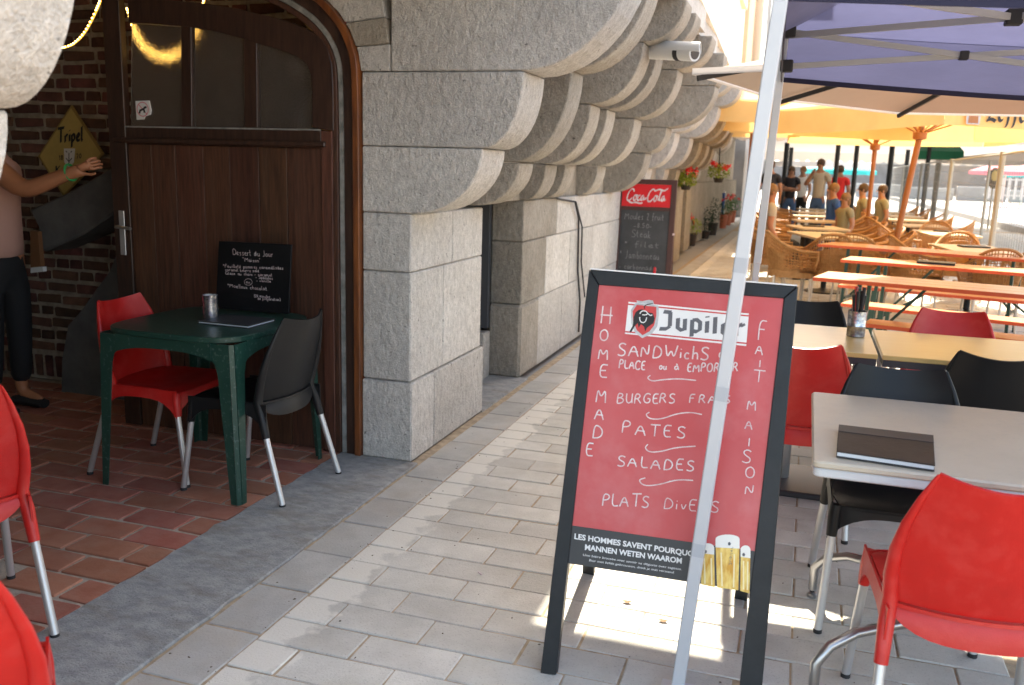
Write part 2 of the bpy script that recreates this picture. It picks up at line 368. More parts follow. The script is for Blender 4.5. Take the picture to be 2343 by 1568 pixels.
# ------------------------------------------------------------------ lettering: pen strokes laid as thin ribbons on a surface
G = {
'A': (.8, [[(0, 0), (.35, 1), (.75, 0)], [(.1, .38), (.7, .36)]]),
'B': (.75, [[(.1, 0), (.1, 1), (.5, .97), (.6, .78), (.45, .58), (.1, .52)], [(.4, .54), (.7, .4), (.66, .12), (.4, 0), (.1, 0)]]),
'C': (.75, [[(.7, .85), (.5, 1), (.25, .95), (.06, .7), (.04, .3), (.22, .05), (.5, 0), (.72, .15)]]),
'D': (.8, [[(.08, 0), (.12, 1), (.5, .92), (.75, .6), (.7, .22), (.45, .02), (.05, 0)]]),
'E': (.65, [[(.6, .98), (.1, 1), (.08, 0), (.62, .03)], [(.1, .52), (.5, .54)]]),
'F': (.65, [[(.1, 0), (.1, 1), (.62, 1)], [(.1, .55), (.5, .56)]]),
'G': (.8, [[(.7, .85), (.45, 1), (.18, .88), (.04, .5), (.15, .12), (.45, 0), (.68, .12), (.7, .45), (.42, .45)]]),
'H': (.8, [[(.08, 0), (.1, 1)], [(.66, 0), (.64, 1)], [(0, .48), (.8, .5)]]),
'I': (.3, [[(.15, 0), (.15, 1)]]),
'J': (.6, [[(.45, 1), (.45, .2), (.3, 0), (.1, .05)]]),
'K': (.75, [[(.1, 0), (.1, 1)], [(.65, 1), (.12, .5), (.7, 0)]]),
'L': (.6, [[(.1, 1), (.08, 0), (.6, .04)]]),
'M': (.95, [[(.05, 0), (.12, 1), (.45, .3), (.8, 1), (.88, 0)]]),
'N': (.8, [[(.08, 0), (.1, 1), (.66, 0), (.68, 1)]]),
'O': (.85, [[(.42, 1), (.14, .85), (.04, .5), (.15, .12), (.42, 0), (.68, .12), (.78, .5), (.68, .86), (.42, 1)]]),
'P': (.7, [[(.1, 0), (.12, 1), (.5, .98), (.66, .76), (.5, .52), (.12, .48)]]),
'R': (.78, [[(.08, 0), (.12, 1), (.48, .97), (.62, .75), (.46, .52), (.12, .48)], [(.35, .5), (.72, 0)]]),
'S': (.7, [[(.62, .88), (.4, 1), (.14, .9), (.12, .68), (.35, .52), (.6, .38), (.6, .12), (.35, 0), (.06, .1)]]),
'T': (.75, [[(.36, 0), (.37, 1)], [(.0, .97), (.75, 1)]]),
'U': (.75, [[(.08, 1), (.08, .25), (.3, 0), (.55, .08), (.66, .35), (.66, 1)], [(.66, .4), (.7, 0)]]),
'V': (.75, [[(.03, 1), (.35, 0), (.7, 1)]]),
'W': (1.0, [[(.03, 1), (.22, 0), (.48, .7), (.72, 0), (.95, 1)]]),
'a': (.55, [[(.45, .5), (.2, .55), (.05, .3), (.15, .02), (.35, .08), (.45, .5), (.46, .1), (.55, .03)]]),
'b': (.5, [[(.08, 1), (.06, .05), (.3, 0), (.45, .25), (.3, .5), (.08, .4)]]),
'c': (.45, [[(.4, .45), (.2, .55), (.05, .3), (.15, .03), (.42, .08)]]),
'd': (.55, [[(.45, .45), (.2, .53), (.05, .28), (.15, .0), (.38, .1), (.46, 1), (.48, .05)]]),
'e': (.5, [[(.05, .28), (.4, .32), (.35, .52), (.15, .5), (.05, .25), (.15, .02), (.45, .08)]]),
'f': (.38, [[(.38, .95), (.25, 1), (.16, .8), (.14, -.15)], [(.02, .5), (.34, .52)]]),
'g': (.5, [[(.42, .5), (.15, .52), (.05, .28), (.2, .05), (.42, .2), (.42, -.25), (.2, -.38), (.03, -.25)]]),
'h': (.52, [[(.08, 1), (.07, 0)], [(.07, .35), (.28, .52), (.42, .4), (.44, 0)]]),
'i': (.22, [[(.1, .5), (.1, .03)], [(.1, .72), (.11, .78)]]),
'j': (.25, [[(.15, .5), (.12, -.25), (0, -.35)]]),
'k': (.48, [[(.08, 1), (.07, 0)], [(.38, .5), (.08, .24), (.42, 0)]]),
'l': (.22, [[(.08, .05), (.1, 1)], [(.08, .05), (.2, .02)]]),
'm': (.75, [[(.06, 0), (.07, .5), (.2, .52), (.32, .42), (.33, 0)], [(.33, .4), (.48, .52), (.62, .4), (.64, 0)]]),
'n': (.52, [[(.06, 0), (.07, .5)], [(.07, .36), (.26, .53), (.42, .4), (.44, 0)]]),
'o': (.5, [[(.25, .52), (.06, .4), (.06, .12), (.24, 0), (.43, .12), (.43, .4), (.25, .52)]]),
'p': (.5, [[(.07, .5), (.05, -.4)], [(.06, .4), (.28, .53), (.44, .3), (.3, .02), (.07, .08)]]),
'q': (.5, [[(.42, .48), (.15, .52), (.05, .25), (.2, .02), (.42, .12), (.43, -.4)]]),
'r': (.4, [[(.07, 0), (.08, .5)], [(.08, .35), (.22, .52), (.38, .46)]]),
's': (.42, [[(.36, .46), (.18, .54), (.08, .4), (.32, .2), (.25, .02), (.04, .06)]]),
't': (.38, [[(.14, .9), (.12, .12), (.3, .02)], [(.0, .55), (.34, .57)]]),
'u': (.52, [[(.06, .5), (.07, .12), (.22, 0), (.4, .15), (.42, .5)], [(.42, .3), (.46, 0)]]),
'v': (.45, [[(.04, .5), (.2, 0), (.4, .52)]]),
'x': (.45, [[(.04, .5), (.38, 0)], [(.38, .5), (.04, 0)]]),
'z': (.45, [[(.04, .5), (.38, .5), (.05, 0), (.4, 0)]]),
'-': (.4, [[(.05, .3), (.35, .3)]]), '*': (.4, [[(.1, .6), (.3, .85)], [(.3, .6), (.1, .85)], [(.2, .55), (.2, .9)]]),
'"': (.3, [[(.08, .8), (.06, 1)], [(.2, .8), (.18, 1)]]), '.': (.2, [[(.08, 0), (.1, .05)]]), ',': (.2, [[(.1, .05), (.05, -.1)]]),
'(': (.3, [[(.25, 1.05), (.08, .7), (.08, .2), (.25, -.15)]]), ')': (.3, [[(.05, 1.05), (.22, .7), (.22, .2), (.05, -.15)]]),
'0': (.5, [[(.25, .9), (.06, .6), (.06, .25), (.25, 0), (.44, .3), (.44, .65), (.25, .9)]]), '1': (.35, [[(.05, .7), (.2, .95), (.2, 0)]]),
'2': (.5, [[(.06, .75), (.25, .95), (.42, .75), (.05, 0), (.45, .02)]]), '7': (.5, [[(.05, .92), (.45, .92), (.2, 0)]]),
'8': (.5, [[(.25, .5), (.08, .7), (.25, .95), (.42, .7), (.25, .5), (.06, .22), (.25, 0), (.45, .22), (.25, .5)]]),
'5': (.5, [[(.42, .95), (.1, .95), (.08, .55), (.35, .55), (.42, .25), (.25, 0), (.05, .08)]]), '9': (.5, [[(.4, .6), (.2, .5), (.08, .75), (.25, .95), (.42, .8), (.38, .3), (.2, 0)]]),
}
ACC = {'é': ('e', (.2, .65, .35, .85)), 'à': ('a', (.15, .85, .3, .68)), 'É': ('E', (.3, 1.08, .5, 1.25))}
def chaikin(pts, k=2):
    for _ in range(k):
        if len(pts) < 3: return pts
        q = [pts[0]]
        for a, b in zip(pts, pts[1:]): q += [(a[0] * .75 + b[0] * .25, a[1] * .75 + b[1] * .25), (a[0] * .25 + b[0] * .75, a[1] * .25 + b[1] * .75)]
        q.append(pts[-1]); pts = q
    return pts
def word_strokes(txt, jit=0.0, space=.5, track=.12, smooth=2, rnd=R_):
    """-> strokes in units of letter height, x to the right, y up, and the total width"""
    x = 0; out = []
    for ch in txt:
        if ch == ' ': x += space; continue
        acc = None
        if ch in ACC: ch, acc = ACC[ch]
        wd, st = G[ch]
        j = (rnd.uniform(-jit, jit), rnd.uniform(-jit, jit)); sc_ = 1 + rnd.uniform(-jit, jit)
        for s_ in st: out.append([(x + j[0] + p[0] * sc_, j[1] + p[1] * sc_) for p in chaikin(s_, smooth)])
        if acc: out.append([(x + acc[0], acc[1]), (x + acc[2], acc[3])])
        x += wd + track
    return out, x
def ribbons(mb, strokes, f, wd, nib=None, lift=0.0008, nrm=Vector((0, -1, 0))):
    """strokes in plane units mapped by f(x,y)->Vector; wd ribbon width in metres; nib=(dx,dy) calligraphic pen in stroke units"""
    for k, st in enumerate(strokes):
        off = nrm * (lift + .00004 * (k % 9))
        P = [Vector(f(*p)) for p in st]
        P = [p for i, p in enumerate(P) if i == 0 or (p - P[i - 1]).length > 1e-6]
        if len(P) < 2: continue
        if nib:
            n0 = Vector(f(st[0][0] + nib[0], st[0][1] + nib[1])) - Vector(f(*st[0]))
        L = []; Rr = []
        for i, p in enumerate(P):
            t = (P[min(i + 1, len(P) - 1)] - P[max(i - 1, 0)]).normalized()
            sd_ = t.cross(nrm).normalized() * wd / 2
            if nib:
                s2 = n0 if n0.dot(sd_) > 0 else -n0
                sd_ = sd_ + s2 / 2
            L.append(p + sd_ + off); Rr.append(p - sd_ + off)
        vs = L + Rr; n = len(L)
        mb.add(vs, [(i, i + 1, n + i + 1, n + i) for i in range(n - 1)])
def write(name, parent, mat_, txt, f, h, x0=0, y0=0, wd=.004, jit=0.03, nib=None, nrm=Vector((0, -1, 0)), lift=.0008, slant=0., track=.12, width=None, space=.5):
    """f maps metres in the surface (x right, y up) to the world; h letter height"""
    st, W = word_strokes(txt, jit, track=track, space=space)
    kx = h if width is None else width / W
    g = lambda x, y: f(x0 + (x * kx + slant * y * h), y0 + y * h)
    mb = MB(); ribbons(mb, st, g, wd, nib, lift, nrm)
    me = mb.mesh(name, fix=False); return link(name, me, mat_, parent)
def bfont(name, parent, mat_, txt, f, h, x0=0, y0=0, width=None, slant=0., bold=0.0, nrm=Vector((0, -1, 0)), lift=.0008):
    cu = bpy.data.curves.new("tmp_text", 'FONT'); cu.body = txt; cu.size = 1; cu.offset = bold; cu.resolution_u = 3
    ob = bpy.data.objects.new("tmp_text", cu); C.objects.link(ob)
    dg = bpy.context.evaluated_depsgraph_get(); dg.update(); me0 = bpy.data.meshes.new_from_object(ob.evaluated_get(dg))
    xs = [v.co.x for v in me0.vertices]; W = max(xs) - min(xs); xm = min(xs)
    k = h / .72; kx = k if width is None else width / W
    vs = [Vector(f(x0 + (v.co.x - xm) * kx + slant * v.co.y * k, y0 + v.co.y * k)) + nrm * lift for v in me0.vertices]
    fs = [tuple(p.vertices) for p in me0.polygons]
    bpy.data.objects.remove(ob); bpy.data.curves.remove(cu); bpy.data.meshes.remove(me0)
    me = bpy.data.meshes.new(name); me.from_pydata(vs, [], fs); return link(name, me, mat_, parent)
def flat(name, parent, mat_, pts, f, nrm=Vector((0, -1, 0)), lift=.0006):
    mb = MB(); P = [Vector(f(*p)) + nrm * lift for p in pts]; mb.add(P, [tuple(range(len(P)))])
    return link(name, mb.mesh(name, fix=False), mat_, parent)

# skin-modifier figure
def skin_obj(name, verts, edges, rads, mat_, parent=None, sub=1):
    me = bpy.data.meshes.new("tmp_skin"); me.from_pydata([tuple(v) for v in verts], edges, [])
    ob = bpy.data.objects.new("tmp_skin", me); C.objects.link(ob)
    ob.modifiers.new("s", 'SKIN'); sv = me.skin_vertices[0].data
    for i, r in enumerate(rads):
        r = r if isinstance(r, (tuple, list)) else (r, r); sv[i].radius = r; sv[i].use_root = (i == 0)
    md = ob.modifiers.new("u", 'SUBSURF'); md.levels = sub; md.render_levels = sub
    dg = bpy.context.evaluated_depsgraph_get(); dg.update(); out = bpy.data.meshes.new_from_object(ob.evaluated_get(dg))
    bpy.data.objects.remove(ob); bpy.data.meshes.remove(me)
    for p in out.polygons: p.use_smooth = True
    out.name = name; out.materials.clear(); return link(name, out, mat_, parent)
def ball(mb, c, r, nu=10, nv=6, sq=(1, 1, 1), mi=0):
    c = Vector(c); prof = []
    vs = []; fs = []
    for j in range(nv + 1):
        a = math.pi * j / nv - math.pi / 2
        for i in range(nu):
            b = 2 * math.pi * i / nu; vs.append(c + Vector((r * sq[0] * math.cos(a) * math.cos(b), r * sq[1] * math.cos(a) * math.sin(b), r * sq[2] * math.sin(a))))
    for j in range(nv):
        for i in range(nu):
            k = (i + 1) % nu; fs.append((j * nu + i, j * nu + k, (j + 1) * nu + k, (j + 1) * nu + i))
    mb.add(vs, fs, mi)
# ------------------------------------------------------------------ ground
def seen(p, mg=40):
    q = Vector(p) - O_
    x, y, z = [sum(RW[i][k] * q[i] for i in range(3)) for k in range(3)]
    if z < .2: return False
    u = 1171.5 + 2050 * x / z; v = 784 + 2050 * y / z
    return -mg < u < 2343 + mg and -mg < v < 1568 + mg
g_ = MB(); g_.add([(-400, -100, -.05), (400, -100, -.05), (400, 700, -.05), (-400, 700, -.05)], [(0, 1, 2, 3)])
tag(g_.build("ground", M_concrete), kind='structure')
g_ = MB(); g_.box(-1.815, 7.5, -2, 30, -.045, -.0045)
pavement = tag(g_.build("pavement", M_joint), kind='structure')
def piece_mesh(name, L, W, H, bev, j=.003, rnd=R_, seg=1):
    b = MB(); b.box(-L / 2, L / 2, -W / 2, W / 2, -H, 0)
    b.v = [(x + rnd.uniform(-j, j), y + rnd.uniform(-j, j), z + (rnd.uniform(-j, j) * .3 if z > -.001 else 0)) for x, y, z in b.v]
    return b.mesh(name, bevel=bev, seg=seg)
pav_me = {k: [piece_mesh("paver", .325 * k - .006, .157 - .0055, .05, .0035, .002) for _ in range(6)] for k in (1.0, .5)}
cells = []
row = 0; y = 1.62 - .157 * 6
while y < 29:
    x = -1.548 + (0 if row % 2 else -.0) ; first = True
    while x < 7.2:
        k = .5 if (first and row % 2) else (.5 if R_.random() < .05 else 1.0)
        cells.append((x + .325 * k / 2, y + .157 / 2, k)); x += .325 * k; first = False
    y += .157; row += 1
vis = [c for c in cells if seen((c[0], c[1], 0))]
vis.sort(key=lambda c: c[0] ** 2 + c[1] ** 2)
for n_, (x, y, k) in enumerate(vis[:230]):
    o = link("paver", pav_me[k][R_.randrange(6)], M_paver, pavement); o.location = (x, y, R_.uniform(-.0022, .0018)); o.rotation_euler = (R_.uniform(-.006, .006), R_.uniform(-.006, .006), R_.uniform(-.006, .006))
b = MB()
for x, y, k in vis[230:]:
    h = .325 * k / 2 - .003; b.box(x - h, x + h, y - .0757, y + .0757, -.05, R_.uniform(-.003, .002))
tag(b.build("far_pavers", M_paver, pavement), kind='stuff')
edge_me = [piece_mesh("edge_stone", .205, .30, .05, .004) for _ in range(5)]
y = 1.2; k = 0
be = MB()
while y < 24:
    if k < 26:
        o = link("edge_stone", edge_me[k % 5], M_edge, pavement); o.location = (-1.655, y, R_.uniform(-.001, .002)); o.rotation_euler = (0, 0, R_.uniform(-.006, .006))
    else: be.box(-1.757, -1.553, y - .15, y + .15, -.05, 0)
    y += .308; k += 1
tag(be.build("far_edge_stones", M_edge, pavement), kind='stuff')
# worn bluestone threshold slab with chipped edges
b = MB(); pts = []
yy = 1.0
Lx = []; Rx = []
while yy < 4.03:
    Lx.append((-2.205 + R_.uniform(-.006, .006) - (.02 if 2.9 < yy < 3.0 else 0), yy)); Rx.append((-1.768 + R_.uniform(-.006, .006), yy)); yy += .07
b.prism(Lx + Rx[::-1], 'z', -.05, .006)
link("threshold_slab", b.mesh("threshold_slab", bevel=.004), M_slab, pavement)
b = MB(); b.box(-2.45, -1.80, 5.06, 6.02, -.05, .008); b.build("niche_slab", M_slab, pavement)
# clay tile floor of the recess
b = MB(); b.box(-5.7, -2.2, .5, 4.7, -.05, -.0085); floor = tag(b.build("floor", M_grout), kind='structure')
til = [piece_mesh("floor_tile", .257, .137, .03, .006, .005, seg=2) for _ in range(8)]
row = 0; y = 1.38; n_ = 0
bt = MB(); rows = []
while y < 4.6:
    x = -2.212 - (.0 if row % 2 else .137); 
    if row % 2 == 0: rows.append((-2.278, y, .5))
    while x > -5.3:
        rows.append((x - .1375, y, 1)); x -= .275
    y += .157; row += 1
hm = piece_mesh("floor_tile", .125, .142, .03, .006, .005, seg=2)
for x, y, k in rows:
    if not seen((x, y, 0)): continue
    n_ += 1
    o = link("floor_tile", hm if k == .5 else til[n_ % 8], M_tile, floor); o.location = (x, y, R_.uniform(-.003, .002)); o.rotation_euler = (R_.uniform(-.008, .008), R_.uniform(-.008, .008), R_.uniform(-.012, .012))

# ------------------------------------------------------------------ stone building with corbels
bld = empty("stone_building", (-1.85, 6, 0), "long granite building with rows of rounded corbels carrying its white upper wall", "building")
def P_(o): o.parent = bld; o.matrix_parent_inverse = Matrix.Translation((1.85, -6, 0)); return o
def part(mb, name, mat_, bevel=0, smooth=False, seg=1): return P_(mb.build(name, mat_, None, smooth, bevel, seg))
def block(x0, x1, y0, y1, z0, z1, mat_=None, name="stone_block", bev=.007):
    b = MB(); g = .002; b.box(x0, x1, y0 + g, y1 - g, z0 + g, z1 - g); return part(b, name, mat_ or M_stone, bev)
Y0 = 4.02
xF = -2.083
# first pier (right of the door): three courses, joints from the photograph
yb = [onX(987, 1000, -1.82).y, onX(1013, 800, -1.82).y, onX(1035, 560, -1.82).y]
block(xF, -1.806, Y0 - .012, yb[0], 0, .415); block(xF, -1.806, yb[0], 5.075, 0, .415)
block(xF, -1.82, Y0, yb[1], .415, .97); block(xF, -1.82, yb[1], 5.05, .415, .97)
block(xF, -1.82, Y0, yb[2], .97, 1.258); block(xF, -1.82, yb[2], 5.05, .97, 1.258)
def ell(xb, zb, xt, zt, n=12):
    return [(xb + (xt - xb) * math.sin(a), zt - (zt - zb) * math.cos(a)) for a in [i / n * math.pi / 2 for i in range(n + 1)]]
def corbel_stone(parent, xback, tier, y0, y1, mat_, left=None):
    xb, zb, xt, zt = tier
    pr = ell(xb, zb + .002, xt, zt - .002); poly = (left or [(xback, zt - .002), (xback, zb + .002)]) + pr
    b = MB(); b.prism(poly, 'y', y0 + .001, y1 - .001); o = b.build("corbel_stone", mat_, None, False, .006)
    o.parent = parent; o.matrix_parent_inverse = (Matrix.Translation((-1.85, 6, 0)) @ Matrix.Translation(parent.location)).inverted()
    return o
def corbel(y0, th, tiers, xback=-2.2, mat_=None, left0=None, dx=0.):
    c = bpy.data.objects.new("corbel", None); C.objects.link(c); c.parent = bld; c.location = (0, y0 - 6, 0)
    for i, t in enumerate(tiers):
        t = (t[0] + dx, t[1], t[2] + dx, t[3])
        c2 = corbel_stone(c, xback + dx, t, y0, y0 + th, mat_ or M_stone)
        c2.matrix_parent_inverse = Matrix.Translation((1.85, -y0, 0))
    return c
T1 = [(-1.82, 1.258, -1.46, 1.577), (-1.462, 1.577, -1.267, 1.925), (-1.27, 1.925, -.75, 2.57)]
corbel(Y0, .34, T1[:2], xF)
corbel(Y0, .34, T1[2:], -1.93)
corbel(4.88, .28, [(-1.82, 1.27, -1.55, 1.52), (-1.60, 1.52, -1.27, 2.02), (-1.27, 2.02, -.85, 2.57)], mat_=M_stone_w)
corbel(1.04, .31, T1, -2.1, dx=.03)
T2 = [(-1.865, 1.27, -1.715, 1.52), (-1.715, 1.52, -1.42, 1.92), (-1.42, 1.92, -1.088, 2.31), (-1.088, 2.31, -.83, 2.57)]
for y, th in ((6.01, .29), (6.53, .29), (7.61, .33)): corbel(y, th, T2, mat_=M_stone_w)
corbel(8.7, .36, [(-1.865, 1.27, -1.50, 1.66), (-1.50, 1.66, -1.315, 1.90), (-1.315, 1.90, -.89, 2.28), (-.90, 2.28, -.83, 2.57)], mat_=M_stone_w)
def wx(y): return -1.865 - (.0035 * (y - 8) ** 2 if y > 8 else 0)
def ux(y): return -.82 - (.035 * (y - 6) if y > 6 else 0)
for y in (10.3, 11.9, 13.4, 15.2, 17.2, 19.2, 21.6, 24.2):
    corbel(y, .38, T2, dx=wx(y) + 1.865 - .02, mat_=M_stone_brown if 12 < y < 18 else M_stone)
# arch voussoirs and the wall above the door
F = [(-2.083, 0), (-2.085, 1.62), (-2.088, 1.93), (-2.105, 2.02), (-2.145, 2.115), (-2.21, 2.20), (-2.30, 2.28), (-2.5, 2.39), (-2.85, 2.49), (-3.3, 2.54), (-3.9, 2.56)]
def poly_part(poly, y0, y1, name, mat_, bev=.005):
    b = MB(); b.prism(poly, 'y', y0, y1); return part(b, name, mat_, bev)
xr = -1.935
poly_part([(-2.087, 1.928), (-2.088, 1.93), (-2.105, 2.02), (-2.112, 2.038), (xr, 2.05), (xr, 1.928)], Y0, 4.5, "voussoir", M_stone)
poly_part([(-2.114, 2.041), (-2.145, 2.115), (-2.17, 2.148), (xr - .02, 2.17), (xr - .003, 2.053)], Y0 - .004, 4.5, "voussoir", M_stone_brown)
poly_part([(-2.172, 2.151), (-2.21, 2.20), (-2.30, 2.28), (xr - .06, 2.33), (xr - .024, 2.173)], Y0 + .004, 4.5, "voussoir", M_stone)
poly_part([(-2.30, 2.283), (-2.5, 2.39), (-2.85, 2.49), (-3.3, 2.54), (-5.7, 2.56), (-5.7, 2.74), (-.9, 2.74), (-.9, 2.572), (xr - .1, 2.572), (xr - .06, 2.335)], Y0 + .01, 4.5, "lintel_stone", M_stone)
# near pier, wall beside it, sides and ceiling of the recess
block(-2.1, -1.82, .95, 1.35, 0, 1.258); block(-5.7, -2.1, 1.0, 1.3, 0, 2.74)
block(-5.9, -5.7, .9, 4.9, 0, 2.74, M_brickmortar, "side_wall")
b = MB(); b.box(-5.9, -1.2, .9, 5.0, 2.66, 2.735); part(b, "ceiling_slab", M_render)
# niche, second pillar and ashlar wall
b = MB(); b.box(-2.6, -2.09, 5.93, 5.98, .36, 1.27); part(b, "niche_door", mat("slate_grey_paint", (.05, .055, .065), .5))
block(-2.5, -2.08, 5.85, 5.98, 0, .34, M_stone); block(-2.6, -2.42, 5.06, 5.9, 0, 1.27, M_stone_w)
block(-2.105, -1.855, 5.985, 6.45, 0, .534, M_stone_w, bev=.02)
def wall_course(z0, z1, ys, xo=0.):
    for a, c in zip(ys, ys[1:]): block(-2.3, wx((a + c) / 2) + xo, a, c, z0, z1)
block(-2.10, -1.865, 6.01, 6.62, .534, .98, M_stone_w); block(-2.10, -1.865, 6.01, 6.9, .98, 1.27, M_stone_w)
wall_course(0, .534, [6.45, 7.15, 7.8, 8.6, 9.3, 10.1, 10.9, 11.7, 12.6]); wall_course(.534, .98, [6.62, 7.35, 8.2, 8.9, 9.7, 10.5, 11.4, 12.6]); wall_course(.98, 1.27, [6.9, 7.6, 8.5, 9.2, 10, 10.8, 11.7, 12.6])
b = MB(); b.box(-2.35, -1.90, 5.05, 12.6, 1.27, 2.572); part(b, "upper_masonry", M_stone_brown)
b = MB(); b.box(-2.35, -2.2, 12.6, 30, 0, 1.27); 
for i in range(9):
    y = 12.6 + i * 1.6; x = wx(y + .8); b.box(-3.5, x - .02, y, y + 1.62, 1.2, 2.572)
part(b, "far_masonry", M_stone_brown)
for i, y in enumerate((12.6, 14.9, 17.1, 19.9, 22.5)):
    x = wx(y); block(x - .8, x + .02, y, y + .7, 0, 1.25, M_stone_brown if i < 3 else M_stone)
    b = MB()
    for s in range(5): b.box(x - .26, x - .22, y + .75 + s * .28, y + .75 + s * .28 + .25, .25, 1.22)
    part(b, "shutter", M_shutter)
    b = MB(); b.box(x - .5, x - .3, y + .7, y + 2.4, 0, 1.25); part(b, "window_recess", M_windark)
# beam under the upper floor, upper wall and roof block
b = MB()
for i in range(22):
    y = -3 + i * 1.5; x = ux(y + .75); b.box(-6, x - .03, y, y + 1.5, 2.574, 2.74)
part(b, "beam", M_stone)
def wallstrip(y0, y1, off=0., z0=2.74, z1=9.5, n=6):
    b = MB()
    for i in range(n):
        a = y0 + (y1 - y0) * i / n; c = y0 + (y1 - y0) * (i + 1) / n
        xa, xc = ux(a) + off, ux(c) + off
        b.prism([(-6, a), (xa, a), (xc, c), (-6, c)], 'z', z0, z1)
    return b
part(wallstrip(-3, 14.4), "upper_wall", M_white)
part(wallstrip(14.4, 17.0, .06), "upper_wall", M_pink)
part(wallstrip(17.0, 30, .0), "upper_wall", M_white)
def pipe_at(y, x, r, z0, z1, name, m_): b = MB(); b.tube([(x, y, z0), (x, y, z1)], r, 12); return part(b, name, m_, smooth=True)
pipe_at(17.2, ux(17.2) + .12, .085, 2.4, 9, "downpipe", M_pipe)
for y in (7.0, 9.6, 12.2, 18.2, 20.6, 23, 26):
    x = ux(y + .5); f = part(MB().box(x - .02, x + .05, y, y + 1.1, 3.7, 5.6), "window", M_shutter)
    q = MB().box(x - .01, x + .055, y + .08, y + 1.02, 3.8, 5.5).build("pane", M_windark); q.parent = f
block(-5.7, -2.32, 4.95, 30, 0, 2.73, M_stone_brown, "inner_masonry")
# cables and camera on the wall
b = MB(); b.tube([onX(1262, 447, -1.86), onX(1280, 456, -1.85), onX(1316, 462, -1.84), onX(1324, 500, -1.845), onX(1322, 620, -1.85), onX(1327, 690, -1.845), onX(1324, 760, -1.85)], .009, 6)
tag(b.build("wall_cable", M_rubber, smooth=True), "black cable hanging in a loop down the granite wall, left one", "cable")
b = MB(); b.tube([onX(1318, 463, -1.82), onX(1332, 520, -1.84), onX(1330, 600, -1.85), onX(1338, 680, -1.845)], .007, 6)
tag(b.build("wall_cable", M_rubber, smooth=True), "thin black cable beside the looped one on the granite wall", "cable")
pc = onY(1502, 118, 6.25); pe = onY(1592, 122, 6.05)
cc = empty("security_camera", pc, "white security camera pointing along the street from a corbel", "camera")
ax = (pe - pc); M0 = Matrix.Translation(-pc)
def cpart(b, nm, mt, **k): o = b.build(nm, mt, **k); o.parent = cc; o.matrix_parent_inverse = M0; return o
cpart(MB().tube([pc - ax * .15, pc + ax * .98], .052, 20), "housing", M_cam, smooth=True)
cpart(MB().tube([pc + ax * .55, pc + ax * .66], .054, 20), "band", M_rubber, smooth=True)
cpart(MB().grid(lambda u, v: pc + ax * (-.1 + 1.2 * v) + Vector((0, math.cos(math.pi * u) * .066, math.sin(math.pi * u) * .066 + .004)), 12, 4, .004), "hood", M_cam, smooth=True)
cpart(MB().tube([pc - ax * .1, pc - ax * .45 + Vector((0, .1, -.02))], .02, 10), "bracket", M_cam, smooth=True)
cpart(MB().tube([pc + ax * .975, pc + ax * .985], .04, 16), "lens", M_windark)

# ------------------------------------------------------------------ brick wall behind the door
YB = 4.65
bw = tag(MB().box(-5.75, -2.74, YB, YB + .25, 0, 2.74).build("brick_wall", M_brickmortar), "dark old brick wall with wide mortar joints behind the door", "wall")
bm_ = []
for L in (.205, .185, .10, .09, .22, .15):
    for _ in range(2): bm_.append((L, piece_mesh("brick", L, .057, .03, .008, .005, seg=2)))
cnt = 0; rest = MB(); z = .20; row = 0
while z < 2.7:
    x = -5.7 + R_.uniform(0, .1)
    while x < -2.85:
        L, me = R_.choice(bm_); xc = x + L / 2; zz = z + .031 + R_.uniform(-.004, .004)
        want = seen((xc, YB, zz), 10) and (xc < -3.75 or (zz > 2.2)) and not (xc > -4.2 and zz < .75) and xc > -5.3
        if want and cnt < 290:
            o = link("brick", me, M_brick, bw); o.location = (xc, YB - .008 - R_.uniform(0, .01), zz); o.rotation_euler = (math.radians(90), R_.uniform(-.02, .02), R_.uniform(-.02, .02)); cnt += 1
        else: rest.box(x, x + L, YB - .012, YB + .01, zz - .031, zz + .031)
        x += L + R_.uniform(.016, .026)
    z += .081; row += 1
x = -5.6
while x < -4.2:
    o = link("brick", bm_[0][1], M_brick, bw); o.scale = (.7, 1, 1); o.location = (x, YB - .012, .095); o.rotation_euler = (math.radians(90), math.radians(90), 0); x += .085
tag(rest.build("shaded_bricks", M_brick, bw), kind='stuff')
pl = MB(); pl.prism([(-3.0, 2.48), (-2.82, 2.36), (-2.70, 2.2), (-2.60, 1.0), (-2.0, 1.0), (-2.0, 2.72), (-3.0, 2.72)], 'y', YB - .05, YB + .2)
tag(pl.build("plaster_wall", M_plaster), "yellowish plaster patch on the wall above the door arch", "wall")
y_ = 4.42
D4 = lambda x, y: (x * .4733, 234.3 + y * .4733)
pb = [onY(*D4(*p), y_) for p in ((560, 500), (562, 700), (530, 820), (470, 900), (400, 1000), (330, 1080), (300, 1250), (280, 1400))]
pb = [p for p in pb if p.z > .02]; pb.append(Vector((pb[-1].x - .02, y_, 0))); b = MB(); n = len(pb)
for i in range(n): b.v += [(pb[i].x, y_ + .03 * (pb[i].z > .8), pb[i].z), (-3.3, y_, pb[i].z), (pb[i].x - .06, YB - .01, pb[i].z)]
for i in range(n - 1): b.f += [(3 * i, 3 * i + 1, 3 * i + 4, 3 * i + 3), (3 * i, 3 * i + 3, 3 * i + 5, 3 * i + 2)]; b.m += [0, 0]
tag(b.build("buttress", M_render, smooth=False), "grey rendered buttress curving down to the floor between bricks and door", "wall")
pb = [onY(*D4(*p), 4.36) for p in ((140, 520), (300, 450), (470, 355), (560, 300), (560, 530), (400, 640), (205, 725), (180, 600))]
sbm = tag(MB().prism([(p.x, p.z) for p in pb], 'y', 4.36, YB - .02).build("stone_handrail", M_render, bevel=.012), "thick dark grey stone band slanting up the brick wall", "handrail")

